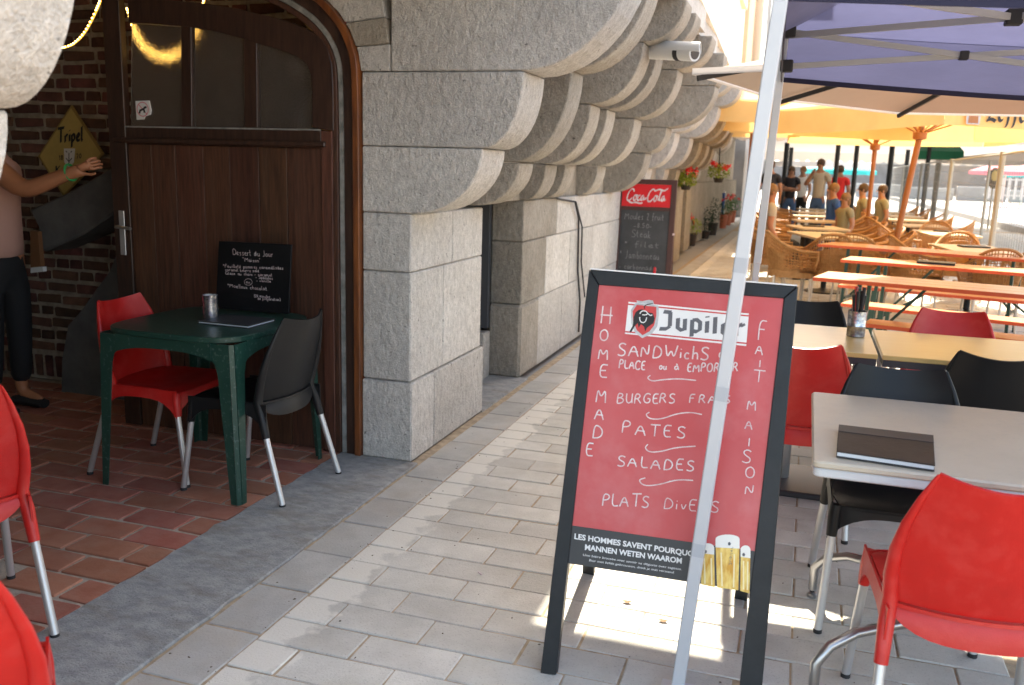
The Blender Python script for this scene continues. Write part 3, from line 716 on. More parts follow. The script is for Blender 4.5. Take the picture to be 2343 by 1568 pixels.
# ------------------------------------------------------------------ arched wooden door
YD = 4.0
door = empty("wooden_door", (-2.9, YD, 0), "dark brown arched wooden door with three obscured panes, standing ajar", "door")
def dp(mb, name, mat_, bevel=.003, smooth=False, lift=None): o = mb.build(name, mat_, None, smooth, bevel); o.parent = door; o.matrix_parent_inverse = Matrix.Translation((2.9, -YD, 0)); return o
def XZ(l, y=YD): return [(p.x, p.z) for p in (onY(u, v, y) for u, v in l)]
outer = XZ([(292, -8), (350, -2), (461, 7), (545, 20), (623, 39), (665, 51), (700, 66), (722, 78), (737, 92), (750, 116), (759, 147), (762, 200), (763, 300), (735, 300)])
inner = XZ([(714, 292), (714, 200), (710, 168), (700, 146), (680, 130), (640, 114), (585, 98), (553, 88), (500, 74), (436, 62), (412, 60), (350, 55), (293, 52)])
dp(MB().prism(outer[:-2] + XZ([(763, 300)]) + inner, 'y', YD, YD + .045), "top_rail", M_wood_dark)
xl0, xl1 = -3.575, onY(292, 400, YD).x; xr0, xr1 = onY(735, 400, YD).x, -2.235
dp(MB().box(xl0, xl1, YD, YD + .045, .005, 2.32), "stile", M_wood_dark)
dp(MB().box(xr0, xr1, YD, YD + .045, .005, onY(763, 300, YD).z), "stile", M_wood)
for a, c in ((412, 436), (556, 586)):
    q = XZ([(a, 50 if a < 500 else 82), (c, 58 if a < 500 else 94), (c + 2, 293), (a + 2, 293)]); dp(MB().prism(q, 'y', YD + .004, YD + .04), "mullion", M_wood_dark)
zr = 1.648
dp(MB().box(xl1, xr0, YD + .0405, YD + .044, .01, 1.56), "backing_board", M_wood_dark, 0)
dp(MB().box(xl1, xr0, YD + .001, YD + .044, 1.56, zr), "lock_rail", M_wood_dark)
dp(MB().box(xl0 + .04, xr1 - .03, YD - .022, YD + .001, 1.565, 1.592), "moulding", M_wood_dark, .006)
xs = [xl1] + [onY(u, 420, YD).x for u in (346, 400, 463, 523, 590, 654)] + [xr0]
for a, c in zip(xs, xs[1:]):
    dp(MB().box(a + .0022, c - .0022, YD + .012 + R_.uniform(0, .003), YD + .04, .008, 1.558), "plank", M_wood, .0015)
for nm, l in (("pane", [(295, 52), (412, 60), (415, 293), (293, 293)]), ("pane", [(436, 62), (500, 74), (556, 89), (558, 293), (436, 293)]), ("pane", [(585, 98), (640, 114), (680, 130), (700, 146), (710, 168), (714, 200), (714, 293), (587, 293)])):
    dp(MB().prism(XZ(l), 'y', YD + .02, YD + .026), nm, M_glass, 0)
# putty lines under the panes
dp(MB().box(xl1, xr0, YD - .003, YD + .0, zr - .004, zr + .004), "glazing_bead", M_strip, 0)
h = onY(281, 530, YD)
dp(MB().box(h.x - .018, h.x + .018, YD - .006, YD, .965, 1.205), "handle_plate", M_alu, .002)
dp(MB().tube([(h.x, YD - .006, 1.12), (h.x, YD - .05, 1.12), (h.x + .10, YD - .055, 1.115)], .009, 8), "handle", M_steel, 0, True)
stk = XZ([(306, 231), (337, 230), (342, 252), (340, 262), (328, 266), (325, 273), (309, 274)])
s_ = dp(MB().prism(stk, 'y', YD + .012, YD + .0185), "sticker", M_printwhite, 0)
cx_, cz_ = [onY(323, 250, YD).x, onY(323, 250, YD).z]
b = MB(); st = [[(cx_ + .036 * math.cos(a), cz_ + .036 * math.sin(a)) for a in [i * math.pi / 8 for i in range(17)]], [(cx_ - .026, cz_ + .026), (cx_ + .026, cz_ - .026)]]
ribbons(b, st, lambda x, z: (x, YD + .0118, z), .005); q = link("mark", b.mesh("mark", fix=False), mat("faded_red", (.7, .25, .28), .5)); q.parent = s_
b = MB(); ribbons(b, [[(cx_ - .02, cz_ - .008), (cx_ + .012, cz_ + .004)], [(cx_ + .008, cz_ + .006), (cx_ + .026, cz_ + .012)], [(cx_ - .016, cz_ - .008), (cx_ - .022, cz_ - .022)], [(cx_ + .008, cz_), (cx_ + .012, cz_ - .018)]], lambda x, z: (x, YD + .0112, z), .011)
q = link("mark", b.mesh("mark", fix=False), M_rubber); q.parent = s_
# frame round the arch
fr = empty("door_frame", (-2.15, YD, 0), "arched door frame in orange brown varnish with a flaking inner strip", "door frame")
def offs(l, d):
    out = []
    for i, p in enumerate(l):
        a = l[max(i - 1, 0)]; c = l[min(i + 1, len(l) - 1)]; tx, tz = c[0] - a[0], c[1] - a[1]; n = math.hypot(tx, tz); out.append((p[0] - tz / n * d, p[1] + tx / n * d))
    return out
def subdiv(l, k=2):
    return [l[0]] + chaikin(l[1:], k)
FF = subdiv(F)
def band(d0, d1, y0, y1, nm, mt):
    A = offs(FF, d0); B = offs(FF, d1)
    o = MB().prism(A + B[::-1], 'y', y0, y1).build(nm, mt, None, False, .003); o.parent = fr; o.matrix_parent_inverse = Matrix.Translation((2.15, -YD, 0))
band(.001, .034, YD - .012, YD + .10, "architrave", M_varnish)
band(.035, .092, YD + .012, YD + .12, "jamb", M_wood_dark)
band(.093, .122, YD + .018, YD + .09, "weather_strip", M_strip)
band(.123, .150, YD + .006, YD + .05, "stop_bead", M_wood)
# ------------------------------------------------------------------ plastic cafe chairs
chaikin3=None
def chair_meshes():
    """local frame: sitter faces +Y, origin on the ground under the seat"""
    D = {}
    # backrest: curved panel leaning back with a concave top edge
    def back(u, v):
        s = 2 * u - 1; z = .455 + v * (.352 + .022 * s * s)
        hw = .198 + .022 * math.sin(math.pi * min(1, (v * .9 + .12))) - .048 * v * v
        y = -.195 - .085 * v - .02 * v * v + .045 * s * s
        return (s * hw, y, z)
    D['backrest'] = (MB().grid(back, 14, 12, .008).mesh("backrest", smooth=True), 0)
    def skirt(u, v):
        s = 2 * u - 1; hw = .205
        z0 = .452; z1 = .375 + .05 * s ** 4
        return (s * hw, -.192 + .045 * s * s - .022 * math.sin(v * math.pi / 2) + .0, z0 + (z1 - z0) * v)
    D['back_skirt'] = (MB().grid(skirt, 14, 3, -.006).mesh("back_skirt", smooth=True), 0)
    def seat(u, v):
        s = 2 * u - 1; t = v; hw = .205 + .018 * t - .02 * max(0, t - .85) / .15 * abs(s) ** 6
        return (s * hw, -.205 + .045 * s * s * (1 - t) + .425 * t - .03 * (s ** 6) * t, .452 - .012 * (1 - s * s) * math.sin(math.pi * min(1, t * 1.1)) - .018 * max(0, t - .8) / .2)
    D['seat'] = (MB().grid(seat, 14, 12, .01).mesh("seat", smooth=True), 0)
    b = MB()
    for sx in (-1, 1):      # side aprons arch up between the leg sockets
        def side(u, v, sx=sx):
            y = -.20 + .405 * u; x = sx * (.212 + .012 * u)
            d = .045 + .085 * abs(2 * u - 1) ** 3.5
            return (x + sx * .004 * v, y, .45 - d * v)
        b.grid(side, 12, 3, .006 * sx)
    def front(u, v):
        s = 2 * u - 1; d = .04 + .085 * abs(s) ** 4
        return (s * .222, .212 - .028 * s ** 6 + .004 * v, .438 - (d - .012) * v)
    b.grid(front, 14, 3, -.006)
    D['apron'] = (b.mesh("apron", smooth=True), 0)
    for k, sx in enumerate((-1, 1)):
        b = MB(); bp = [Vector(back(.5 + sx * .5, v)) for v in (.985, .93, .8, .6, .4, .2, 0)]
        b.tube(bp + [Vector((sx * .213, -.172, .40)), Vector((sx * .219, -.198, .30))], [.004, .006, .009, .013, .0165, .019, .0205, .0205, .0175], 12)
        D['back_stile' + str(k)] = (b.mesh("back_stile", smooth=True), 0)
        b = MB(); b.tube([(sx * .212, .190, .436), (sx * .216, .195, .39), (sx * .22, .202, .33)], [.02, .021, .017], 10)
        D['leg_socket' + str(k)] = (b.mesh("leg_socket", smooth=True), 0)
        for j, (a, c) in enumerate((((sx * .219, -.196, .31), (sx * .236, -.285, .012)), ((sx * .219, .200, .335), (sx * .236, .245, .012)))):
            D['leg%d%d' % (k, j)] = (MB().tube([a, c], .0135, 12).mesh("leg", smooth=True), 1)
            D['foot%d%d' % (k, j)] = (MB().tube([(c[0], c[1], .014), (c[0], c[1], 0)], .0145, 10).mesh("foot", smooth=True), 2)
    return D
CH = chair_meshes()
def chair(loc, heading, col, label, group="plastic cafe chairs with metal legs"):
    """heading: direction the sitter faces, degrees from +X"""
    t = empty("plastic_chair", (loc[0], loc[1], 0), label, "chair", group, math.radians(heading - 90))
    legs = {}
    for k, (me, mi) in CH.items():
        nm = k.rstrip('0123456789'); mt = (col, M_alu, M_rubber)[mi]
        if mi == 0:
            key = me.name + mt.name
            if not me.materials: me.materials.append(mt)
            elif me.materials[0] is not mt:
                if key not in bpy.data.meshes:
                    m2 = me.copy(); m2.name = key; m2.materials.clear(); m2.materials.append(mt)
                me = bpy.data.meshes[key]
            o = link(nm, me, None, t)
        else: o = link(nm, me, mt, t)
        if nm == 'leg': legs[k[3:]] = o
        if nm == 'foot': o.parent = legs[k[4:]]
    return t
def tilt(t, rx, ry): t.rotation_euler = (rx, ry, t.rotation_euler.z); return t
chair((-2.87, 3.517), 3, M_red, "red plastic chair on the left of the green table by the door")
chair((-2.35, 3.485), 178, M_black, "black plastic chair with its back to the stone pier, at the green table")
chair((-2.50, 1.97), 150, M_red, "red plastic chair at the left edge of the tiled floor")
chair((-1.525, 1.115), 136, M_red, "nearest red chair, cut off by the lower left corner")
chair((.485, 2.46), 93, M_red, "large red chair in the right foreground, seen from behind")
chair((.385, 3.20), 272, M_black, "black chair tucked under the far side of the cream table")
chair((.035, 4.05), 90, M_red, "red chair half hidden behind the red menu board")
chair((.80, 4.14), 86, M_black, "black chair facing the right yellow table, behind the cream table")
chair((.77, 4.88), 268, M_red, "red chair on the far side of the right yellow table")
chair((.06, 4.90), 270, M_black, "black chair on the far side of the left yellow table")

# ------------------------------------------------------------------ green garden table
gt = empty("garden_table", (-2.63, 3.55, 0), "worn dark green plastic table in front of the wooden door", "table")
def sup(a, b, n, e=5.): 
    out = []
    for i in range(n):
        t = 2 * math.pi * i / n; c, s = math.cos(t), math.sin(t)
        out.append((a * abs(c) ** (2 / e) * (1 if c > 0 else -1), b * abs(s) ** (2 / e) * (1 if s > 0 else -1)))
    return out
b = MB(); b.prism(sup(.365, .37, 48, 4.5), 'z', .715, .742); b.build("tabletop", M_green, gt, True, .004)
for sx in (-1, 1):
    for sy in (-1, 1):
        # L-shaped tapering leg with a rounded web to the apron
        b = MB()
        def wk(v): return .070 - .040 * v, .13 * max(0, 1 - v / .17) ** 2
        def leg1(u, v, sx=sx, sy=sy):
            w0, k = wk(v); return (sx * (.335 + .025 * v - (w0 + k) * u), sy * (.352 + .012 * v), .715 * (1 - v))
        def leg2(u, v, sx=sx, sy=sy):
            w0, k = wk(v); return (sx * (.350 + .025 * v), sy * (.337 + .012 * v - (w0 + k) * u), .715 * (1 - v))
        b.grid(leg1, 4, 16, .006); b.grid(leg2, 4, 16, .006)
        b.grid(lambda u, v, sx=sx, sy=sy: (sx * (.335 + .025 * v + .015 * u), sy * (.352 + .012 * v - .015 * u), .715 * (1 - v)), 1, 16, .006)
        b.build("leg", M_green, gt, True)
b = MB()
for s in (-1, 1):
    b.grid(lambda u, v, s=s: (-.25 + .5 * u, s * .356, .718 - (.05 + .03 * abs(2 * u - 1) ** 3) * v), 12, 2, .005)
    b.grid(lambda u, v, s=s: (s * .352, -.25 + .5 * u, .718 - (.05 + .03 * abs(2 * u - 1) ** 3) * v), 12, 2, .005)
b.build("apron", M_green, gt, True)
# shiny tin, folded menu and small blackboard standing on it
c0 = onZ(483, 733, .742)
tn = empty("tin", c0, "shiny crumpled foil tin standing on the green table", "tin")
MB().lathe([(.033, 0), (.036, .004), (.0345, .02), (.037, .045), (.035, .07), (.037, .10), (.038, .122), (.035, .122), (.034, .01), (.001, .008)], 24).build("tin_body", M_tin, tn, True)
MB().lathe([(.034, .116), (.0345, .118), (.001, .1185)], 24).build("tin_filling", M_printwhite, tn, True)
p0 = onZ(472, 742, .742); p1 = onZ(612, 736, .742)
mn = empty("menu_folder", ((p0.x + p1.x) / 2, 3.55, .743), "slim grey menu folder lying on the green table", "menu", None, -.02)
L_ = (p1 - p0).length
MB().box(-L_ / 2, L_ / 2, -.11, .10, 0, .004).build("cover", M_menuband, mn, bevel=.001)
MB().box(-L_ / 2 + .004, L_ / 2 - .004, -.106, .096, .0042, .010).build("pages", M_paper, mn)
MB().box(-L_ / 2, L_ / 2, -.11, .10, .0102, .016).build("cover", M_menuband, mn, bevel=.001)
A = onY(500, 552, 3.83); B_ = onY(667, 560, 3.83); Cc = onY(660, 705, 3.80); Dd = onY(492, 685, 3.80)
dbn = Vector((0, -1, -.1)).normalized()
db = empty("dessert_board", (Dd + Cc) / 2, "small black dessert blackboard with white handwriting leaning behind the green table", "blackboard")
inv = Matrix.Translation(-((Dd + Cc) / 2))
def dbf(u, v): return onPlane(u, v, A, (B_ - A).cross(Dd - A).normalized())
def keep(o, par, M_): o.parent = par; o.matrix_parent_inverse = M_; return o
b = MB(); P4 = [A, B_, Cc + Vector((0, 0, -.03)), Dd + Vector((0, 0, -.045))]; b.add(P4 + [p + Vector((0, .012, 0)) for p in P4], [(0, 1, 2, 3), (7, 6, 5, 4), (0, 4, 5, 1), (1, 5, 6, 2), (2, 6, 7, 3), (3, 7, 4, 0)])
keep(b.build("board", M_slate, bevel=.002), db, inv)
def dwrite(txt, u0, v0, u1, v1, h, wd=.0022, nm="handwriting", mt=None):
    st, W = word_strokes(txt, .05, track=.1); du, dv = (u1 - u0) / W, (v1 - v0) / W
    f = lambda x, y: dbf(u0 + du * x - .1 * y * h, v0 + dv * x - y * h)
    mb = MB(); ribbons(mb, st, f, wd, None, .0012, dbn); keep(link(nm, mb.mesh(nm, fix=False), mt or M_chalk), db, inv)
E2 = lambda x, y: (x / 2.713, 546.7 + y / 2.713)
for t_, a, c, h in (("Dessert du Jour", (1445, 100), (1700, 112), 14), ('"Maison"', (1510, 140), (1622, 148), 9), ('*Feuilleté pommes caramélisées', (1385, 178), (1762, 192), 8), ("caramel beurre salé", (1400, 200), (1612, 208), 7), ("Glace au choix - caramel", (1400, 222), (1692, 234), 7), ("- Spéculos", (1588, 246), (1696, 254), 7), ("- vanille", (1592, 266), (1685, 272), 6), ("ou", (1528, 275), (1556, 276), 7), ('*Moelleux chocolat.', (1415, 300), (1668, 322), 9), ("(20 minutes", (1578, 362), (1680, 368), 7), ("de préparation)", (1600, 378), (1745, 386), 7)):
    a = E2(*a); c = E2(*c); dwrite(t_, a[0], a[1], c[0], c[1], h)
mb = MB(); cc_ = E2(1542, 268); ribbons(mb, [[(cc_[0] + 9 * math.cos(i * .4), cc_[1] + 7.5 * math.sin(i * .4)) for i in range(17)]], dbf, .0018, None, .0012, dbn); keep(link("ring", mb.mesh("ring", fix=False), M_chalk), db, inv)

# ------------------------------------------------------------------ red menu board (A-frame) in front
BL = onZ(1250, 1545, 0); 
fx0 = onZ(1236, 1540, 0)
BR = Vector((onZ(1745, 1615, 0).x, fx0.y, 0)); BLf = Vector((fx0.x, fx0.y, 0))
TL = onY(1348, 617, fx0.y + .27); TR = onY(1826, 656, fx0.y + .27)
bn = (BR - BLf).cross(TL - BLf).normalized()      # points to the street (towards the camera)
if bn.y > 0: bn = -bn
ab = empty("menu_board", ((BLf + BR) / 2), "red menu board with white handwriting in a black wooden frame, behind the pale pole", "menu board")
abi = Matrix.Translation(-((BLf + BR) / 2))
def bf(u, v): return onPlane(u, v, BLf, bn)
def slab(pts, th, nm, mt, front=0., bev=.002, inv_=None, par=None, nrm=None):
    nrm = nrm or bn
    P = [bf(*p) + nrm * front for p in pts]; n = len(P); Q = [p - nrm * th for p in P]
    b = MB(); b.add(P + Q, [tuple(range(n)), tuple(range(n, 2 * n))[::-1]] + [(i, (i + 1) % n, (i + 1) % n + n, i + n) for i in range(n)])
    return keep(b.build(nm, mt, bevel=bev), par or ab, inv_ or abi)
lo = lambda v: 1348 - (v - 617) * (1348 - 1236) / (1540 - 617)        # left outer edge
li = lambda v: 1370 - (v - 652) * (1370 - 1297) / (1290 - 652)
ri = lambda v: 1793 - (v - 683) * (1793 - 1718) / (1355 - 683)
ro = lambda v: 1826 - (v - 656) * (1826 - 1740) / (1615 - 656)
slab([(lo(617), 617), (li(652) - 1, 652), (li(1540) + 3, 1545), (lo(1540), 1541)], .03, "frame_leg", M_frameblack)
slab([(ro(656), 656), (ro(1615), 1615), (ri(1610) - 3, 1612), (ri(683) + 1, 683)], .03, "frame_leg", M_frameblack)
slab([(lo(617) + 2, 617.2), (ro(656) - 2, 655.8), (ri(683), 683), (li(652), 652)], .028, "frame_rail", M_frameblack, -.0015)
slab([(lo(617) + 2, 616.5), (ro(656) - 2, 655), (ro(656) - 2, 652), (lo(617) + 2, 613.5)], .032, "top_edge", M_printwhite, -.001, 0)
bot = lambda u: 1290 + (u - 1297) * (1355 - 1290) / (1718 - 1297)
mid = lambda u: 1203 + (u - 1306) * (1263 - 1203) / (1733 - 1306)
slab([(li(652), 652), (ri(683), 683), (1733, mid(1733)), (1306, mid(1306))], .008, "panel", M_boardred, -.006, 0)
slab([(1306, mid(1306) + .4), (1733, mid(1733) + .4), (1718, 1355), (1297, 1290)], .008, "panel_band", M_boardblack, -.006, 0)
# rear frame standing behind
hl = TL + Vector((.03, .035, -.03)); hr = TR + Vector((-.03, .035, -.03)); fl = onZ(1347, 1311, 0); frr = Vector((fl.x + .56, fl.y, 0))
for a, c in ((hl, fl), (hr, frr)): keep(MB().bar(a, c, .045, .02, up=(0, 1, 0)).build("rear_leg", M_frameblack, bevel=.002), ab, abi)
q1 = fl.lerp(hl, .12); q2 = frr.lerp(hr, .12)
keep(MB().bar(hl, hr, .02, .045).build("rear_rail", M_frameblack, bevel=.002), ab, abi)
q1 = fl.lerp(hl, .35) ; q2 = frr.lerp(hr, .35); q3 = fl.lerp(hl, .97); q4 = frr.lerp(hr, .97)
b = MB(); b.add([q1, q2, q4, q3] + [p + Vector((0, .008, 0)) for p in (q1, q2, q4, q3)], [(0, 1, 2, 3), (7, 6, 5, 4), (0, 4, 5, 1), (1, 5, 6, 2), (2, 6, 7, 3), (3, 7, 4, 0)]); keep(b.build("rear_panel", M_boardred), ab, abi)
LIFT = -.0052
K5 = lambda x, y: (1249.6 + x * .274, 585.8 + y * .274)
K6 = lambda x, y: (1249.6 + x * .3775, 976.25 + y * .3775)
def bwrite(txt, a, c, h, wd=.0036, K=K5, mt=None, nib=None, up=(.10, -1), nm="handwriting", jit=.05, lift=LIFT, track=.12, space=.5, smooth=2):
    st, W = word_strokes(txt, jit, track=track, space=space, smooth=smooth); a = K(*a); c = K(*c); h = h * (.274 if K is K5 else .3775)
    du, dv = (c[0] - a[0]) / W, (c[1] - a[1]) / W
    f = lambda x, y: bf(a[0] + du * x + up[0] * y * h, a[1] + dv * x + up[1] * y * h)
    mb = MB(); ribbons(mb, st, f, wd, nib, lift, bn); return keep(link(nm, mb.mesh(nm, fix=False), mt or M_chalk), ab, abi)
def bflat(pts, mt, lift, nm="print", K=K5):
    b = MB(); b.add([bf(*K(*p)) + bn * lift for p in pts], [tuple(range(len(pts)))]); return keep(link(nm, b.mesh(nm, fix=False), mt), ab, abi)
# logo band
bflat([(685, 382), (1692, 480), (1670, 752), (655, 650)], M_printwhite, -.0056, "logo_band")
for d0, d1 in ((14, 26), (244, 256)):
    bflat([(685 - d0 * .11, 382 + d0), (1692 - d0 * .08, 480 + d0), (1692 - d1 * .08, 480 + d1), (685 - d1 * .11, 382 + d1)], M_printred, -.0054, "logo_stripe")
bflat([(745, 392), (935, 412), (942, 480), (925, 590), (880, 650), (800, 686), (740, 640), (708, 560), (706, 450)], M_silver, -.0053, "crest")
bflat([(752, 370), (800, 378), (850, 366), (890, 372), (900, 405), (830, 398), (760, 392)], M_silver, -.0052, "crest")
bflat([(755, 408), (918, 424), (918, 500), (900, 580), (860, 630), (802, 662), (755, 620), (724, 545), (720, 460)], M_printred, -.0051, "crest_field")
bflat([(770, 450), (800, 444), (850, 470), (888, 478), (905, 520), (895, 560), (860, 585), (840, 600), (825, 632), (815, 590), (790, 570), (770, 600), (762, 560), (735, 590), (712, 632), (690, 636), (722, 580), (728, 510), (745, 470)], M_rubber, -.0050, "bull_figure")
b = MB(); ribbons(b, [chaikin([(780, 482), (795, 458), (830, 458), (848, 480), (830, 494), (800, 490)]), chaikin([(778, 510), (782, 545), (806, 560), (830, 545), (838, 512)]), chaikin([(848, 480), (870, 500), (884, 490)])], lambda x, y: bf(*K5(x, y)), .0028, None, -.0049, bn); keep(link("bull_horns", b.mesh("bull_horns", fix=False), M_printwhite), ab, abi)
b = MB(); ribbons(b, [chaikin([(888, 398), (840, 404), (815, 420), (822, 440)])], lambda x, y: bf(*K5(x, y)), .003, None, -.0049, bn); keep(link("crest_scroll", b.mesh("crest_scroll", fix=False), M_rubber), ab, abi)
# blocky blackletter logo word
JUP = {'J': (.62, [[(.15, 1), (.5, 1)], [(.46, 1), (.46, .15)], [(.46, .15), (.3, -.02), (0, -.06)]]), 'u': (.55, [[(.1, .7), (.1, .12), (.26, 0), (.42, .1)], [(.42, .7), (.42, 0)]]),
       'p': (.58, [[(.1, .7), (.1, -.32)], [(.1, .66), (.3, .72), (.46, .58), (.46, .14), (.3, 0), (.1, .04)]]), 'i': (.26, [[(.1, .7), (.1, 0)], [(.1, .92), (.1, 1)]]), 'l': (.26, [[(.1, 1), (.1, 0)]]),
       'e': (.52, [[(.42, .1), (.26, 0), (.1, .12), (.1, .58), (.26, .7), (.42, .6), (.42, .4), (.1, .34)]]), 'r': (.44, [[(.1, .7), (.1, 0)], [(.1, .55), (.36, .74)], [(.36, .74), (.42, .62)]])}
def special(glyphs, txt, a, c, h, wd, nib, K, par_f, up, mt, nm, lift, par=None, inv_=None, nrm=None, tr=.1):
    x = 0; st = []
    for ch in txt:
        wdt, ss = glyphs[ch]; st += [[(x + p[0], p[1]) for p in s_] for s_ in ss]; x += wdt + tr
    W = x - tr; a = K(*a); c = K(*c); du, dv = (c[0] - a[0]) / W, (c[1] - a[1]) / W
    f = lambda X, Y: par_f(a[0] + du * X + up[0] * Y * h, a[1] + dv * X + up[1] * Y * h)
    mb = MB(); ribbons(mb, st, f, wd, nib, lift, nrm or bn); return keep(link(nm, mb.mesh(nm, fix=False), mt), par or ab, inv_ or abi)
special(JUP, "Jupiler", (945, 600), (1648, 674), 38, .009, (.05, .05), K5, bf, (.05, -1), M_printgrey, "logo_word", -.0050)
# chalk words
for ch, x, y, h in (("H", 445, 560, 150), ("O", 440, 705, 95), ("M", 428, 858, 100), ("E", 428, 1010, 110), ("M", 405, 1222, 120), ("A", 398, 1368, 110), ("D", 378, 1520, 110)):
    wdt = {"H": 120, "O": 90, "M": 100, "E": 90, "A": 95, "D": 105}[ch]; bwrite(ch, (x, y), (x + wdt, y + wdt * .1), h, .0038)
bwrite("E", (232, 178), (290, 184), 78, .0038, K6)
for ch, x, y, h in (("F", 1762, 700, 170), ("A", 1742, 820, 90), ("I", 1770, 925, 55), ("T", 1722, 1045, 95), ("M", 1675, 1285, 85), ("A", 1655, 1440, 85)):
    wdt = {"F": 90, "A": 75, "I": 25, "T": 105, "M": 85}[ch]; bwrite(ch, (x, y), (x + wdt, y + wdt * .14), h, .0030)
for ch, x, y, h in (("I", 1222, 118, 50), ("S", 1182, 218, 80), ("O", 1205, 310, 65), ("N", 1198, 412, 60)):
    bwrite(ch, (x, y), (x + (70 if ch != "I" else 20), y + 8), h, .003, K6)
bwrite("SANDWichS", (588, 832), (1370, 868), 105, .0040, track=.16); bwrite("on", (1440, 850), (1570, 862), 100, .003)
bwrite("PLACE", (600, 938), (830, 950), 72, .0038); bwrite("ou", (940, 948), (1010, 950), 60, .0032); bwrite("à", (1068, 952), (1122, 954), 60, .0034); bwrite("EMPORTER", (1172, 968), (1605, 965), 72, .0036)
bwrite("BURGERS", (582, 1235), (1085, 1228), 80, .0034, track=.14); bwrite("FRAIS", (1190, 1230), (1560, 1236), 70, .0034, track=.3)
bwrite("PATES", (625, 1480), (1190, 1532), 100, .0036, track=.28)
bwrite("SALADES", (425, 242), (912, 272), 66, .0036, K6, track=.2)
bwrite("PLATS", (335, 478), (632, 492), 74, .0036, K6); bwrite("DivERS", (710, 495), (1060, 528), 68, .0028, K6, track=.16)
sw = [([(868, 998), (840, 1018), (880, 1048), (960, 1035), (1100, 1024), (1250, 1040)], K5), ([(860, 1306), (828, 1325), (860, 1362), (960, 1365), (1080, 1320), (1200, 1305), (1300, 1325)], K5), ([(615, 108), (595, 130), (625, 158), (700, 152), (780, 128), (905, 120)], K6), ([(600, 312), (556, 325), (590, 362), (680, 355), (790, 322), (890, 328)], K6)]
b = MB()
for l, K in sw: ribbons(b, [chaikin(l)], lambda x, y, K=K: bf(*K(x, y)), .0032, None, LIFT, bn)
keep(link("chalk_flourish", b.mesh("chalk_flourish", fix=False), M_chalk), ab, abi)
def bprint(txt, a, c, h, K=K6, slant=0, bold=.03, mt=None):
    a = K(*a); c = K(*c); L = math.hypot(c[0] - a[0], c[1] - a[1]); ex = ((c[0] - a[0]) / L, (c[1] - a[1]) / L); hh = h * .3775
    f = lambda x, y: bf(a[0] + ex[0] * x + .08 * y, a[1] + ex[1] * x - y)
    o = bfont("printed_slogan", None, mt or M_printwhite, txt, f, hh, width=L, slant=slant, bold=bold, nrm=bn, lift=LIFT); return keep(o, ab, abi)
bprint("LES HOMMES SAVENT POURQUOI", (168, 682), (905, 792), 33); bprint("MANNEN WETEN WAAROM", (232, 748), (820, 832), 33)
bprint("Une bière brassée avec savoir se déguste avec sagesse.", (220, 785), (820, 873), 13, slant=.2, bold=0); bprint("Bier met liefde gebrouwen, drink je met verstand.", (258, 818), (775, 893), 13, slant=.2, bold=0)
# three printed glasses of beer
def glass(x0, x1, yt, yf, yb, xb0, xb1):
    n = 9; arc = [(x0 + (x1 - x0) * (.5 - .5 * math.cos(math.pi * i / n)), yt - (-math.sin(math.pi * i / n)) * -26) for i in range(n + 1)]
    bflat(arc + [(x1, yf), (x0, yf - 8)], M_foam, glass.l + .0001, "printed_glass", K6)
    bflat([(x0 + 1, yf - 8), (x1 - 1, yf), (xb1, yb + 16), (xb0, yb)], M_beer, glass.l + .0002, "printed_glass", K6); glass.l += .0003
glass.l = -.0053
glass(935, 1018, 735, 778, 960, 940, 1022); glass(1178, 1238, 748, 800, 998, 1176, 1232); glass(1026, 1172, 682, 742, 978, 1036, 1164)
b = MB()
for a_, c_2 in (((958, 800), (962, 955)), ((1000, 800), (1003, 962)), ((1060, 765), (1066, 970)), ((1140, 775), (1136, 978)), ((1196, 815), (1196, 990)), ((1222, 820), (1219, 992))): ribbons(b, [[K6(*a_), K6(*c_2)]], lambda x, y: bf(x, y), .004, None, -.0038, bn)
keep(link("glass_highlight", b.mesh("glass_highlight", fix=False), mat("print_pale_gold", (.85, .74, .42), .5)), ab, abi)
b = MB()
for c0_ in ((965, 760), (1110, 712), (1197, 778)): b.add([bf(*K6(c0_[0] + 9 * math.cos(i), c0_[1] + 11 * math.sin(i))) + bn * -.0037 for i in [j * math.pi / 4 for j in range(8)]], [tuple(range(8))])
tag(keep(link("glass_crests", b.mesh("glass_crests", fix=False), M_printgrey), ab, abi), kind='stuff')
special(JUP, "Jupiler", (1108, 842), (1122, 730), 5, .001, (.02, .02), K6, bf, (1, .1), M_printgrey, "glass_word", -.0040)

# ------------------------------------------------------------------ tables on the right
ct = empty("terrace_table", (.72, 2.87, 0), "pale cream resin terrace table with rounded corners and curved steel tube feet", "table")
x0, x1, ya, yb_ = -.645, .655, -.41, .42
def rrect(x0, x1, y0, y1, r, n=6):
    o = []
    for cx, cy, a0 in ((x1 - r, y1 - r, 0), (x0 + r, y1 - r, 90), (x0 + r, y0 + r, 180), (x1 - r, y0 + r, 270)):
        for i in range(n + 1): a = math.radians(a0 + 90 * i / n); o.append((cx + r * math.cos(a), cy + r * math.sin(a)))
    return o
MB().prism(rrect(x0, x1, ya, yb_, .022), 'z', .722, .742).build("tabletop", M_tabletop, ct, True, .005)
pr_ = rrect(x0 + .004, x1 - .004, ya + .004, yb_ - .004, .020); b = MB(); n = len(pr_)
b.prism(pr_, 'z', .696, .7215)
b.build("table_hem", M_tablehem, ct, True, .004)
MB().tube([(0, 0, .70), (0, 0, .16)], .03, 16).build("column", M_steel, ct, True)
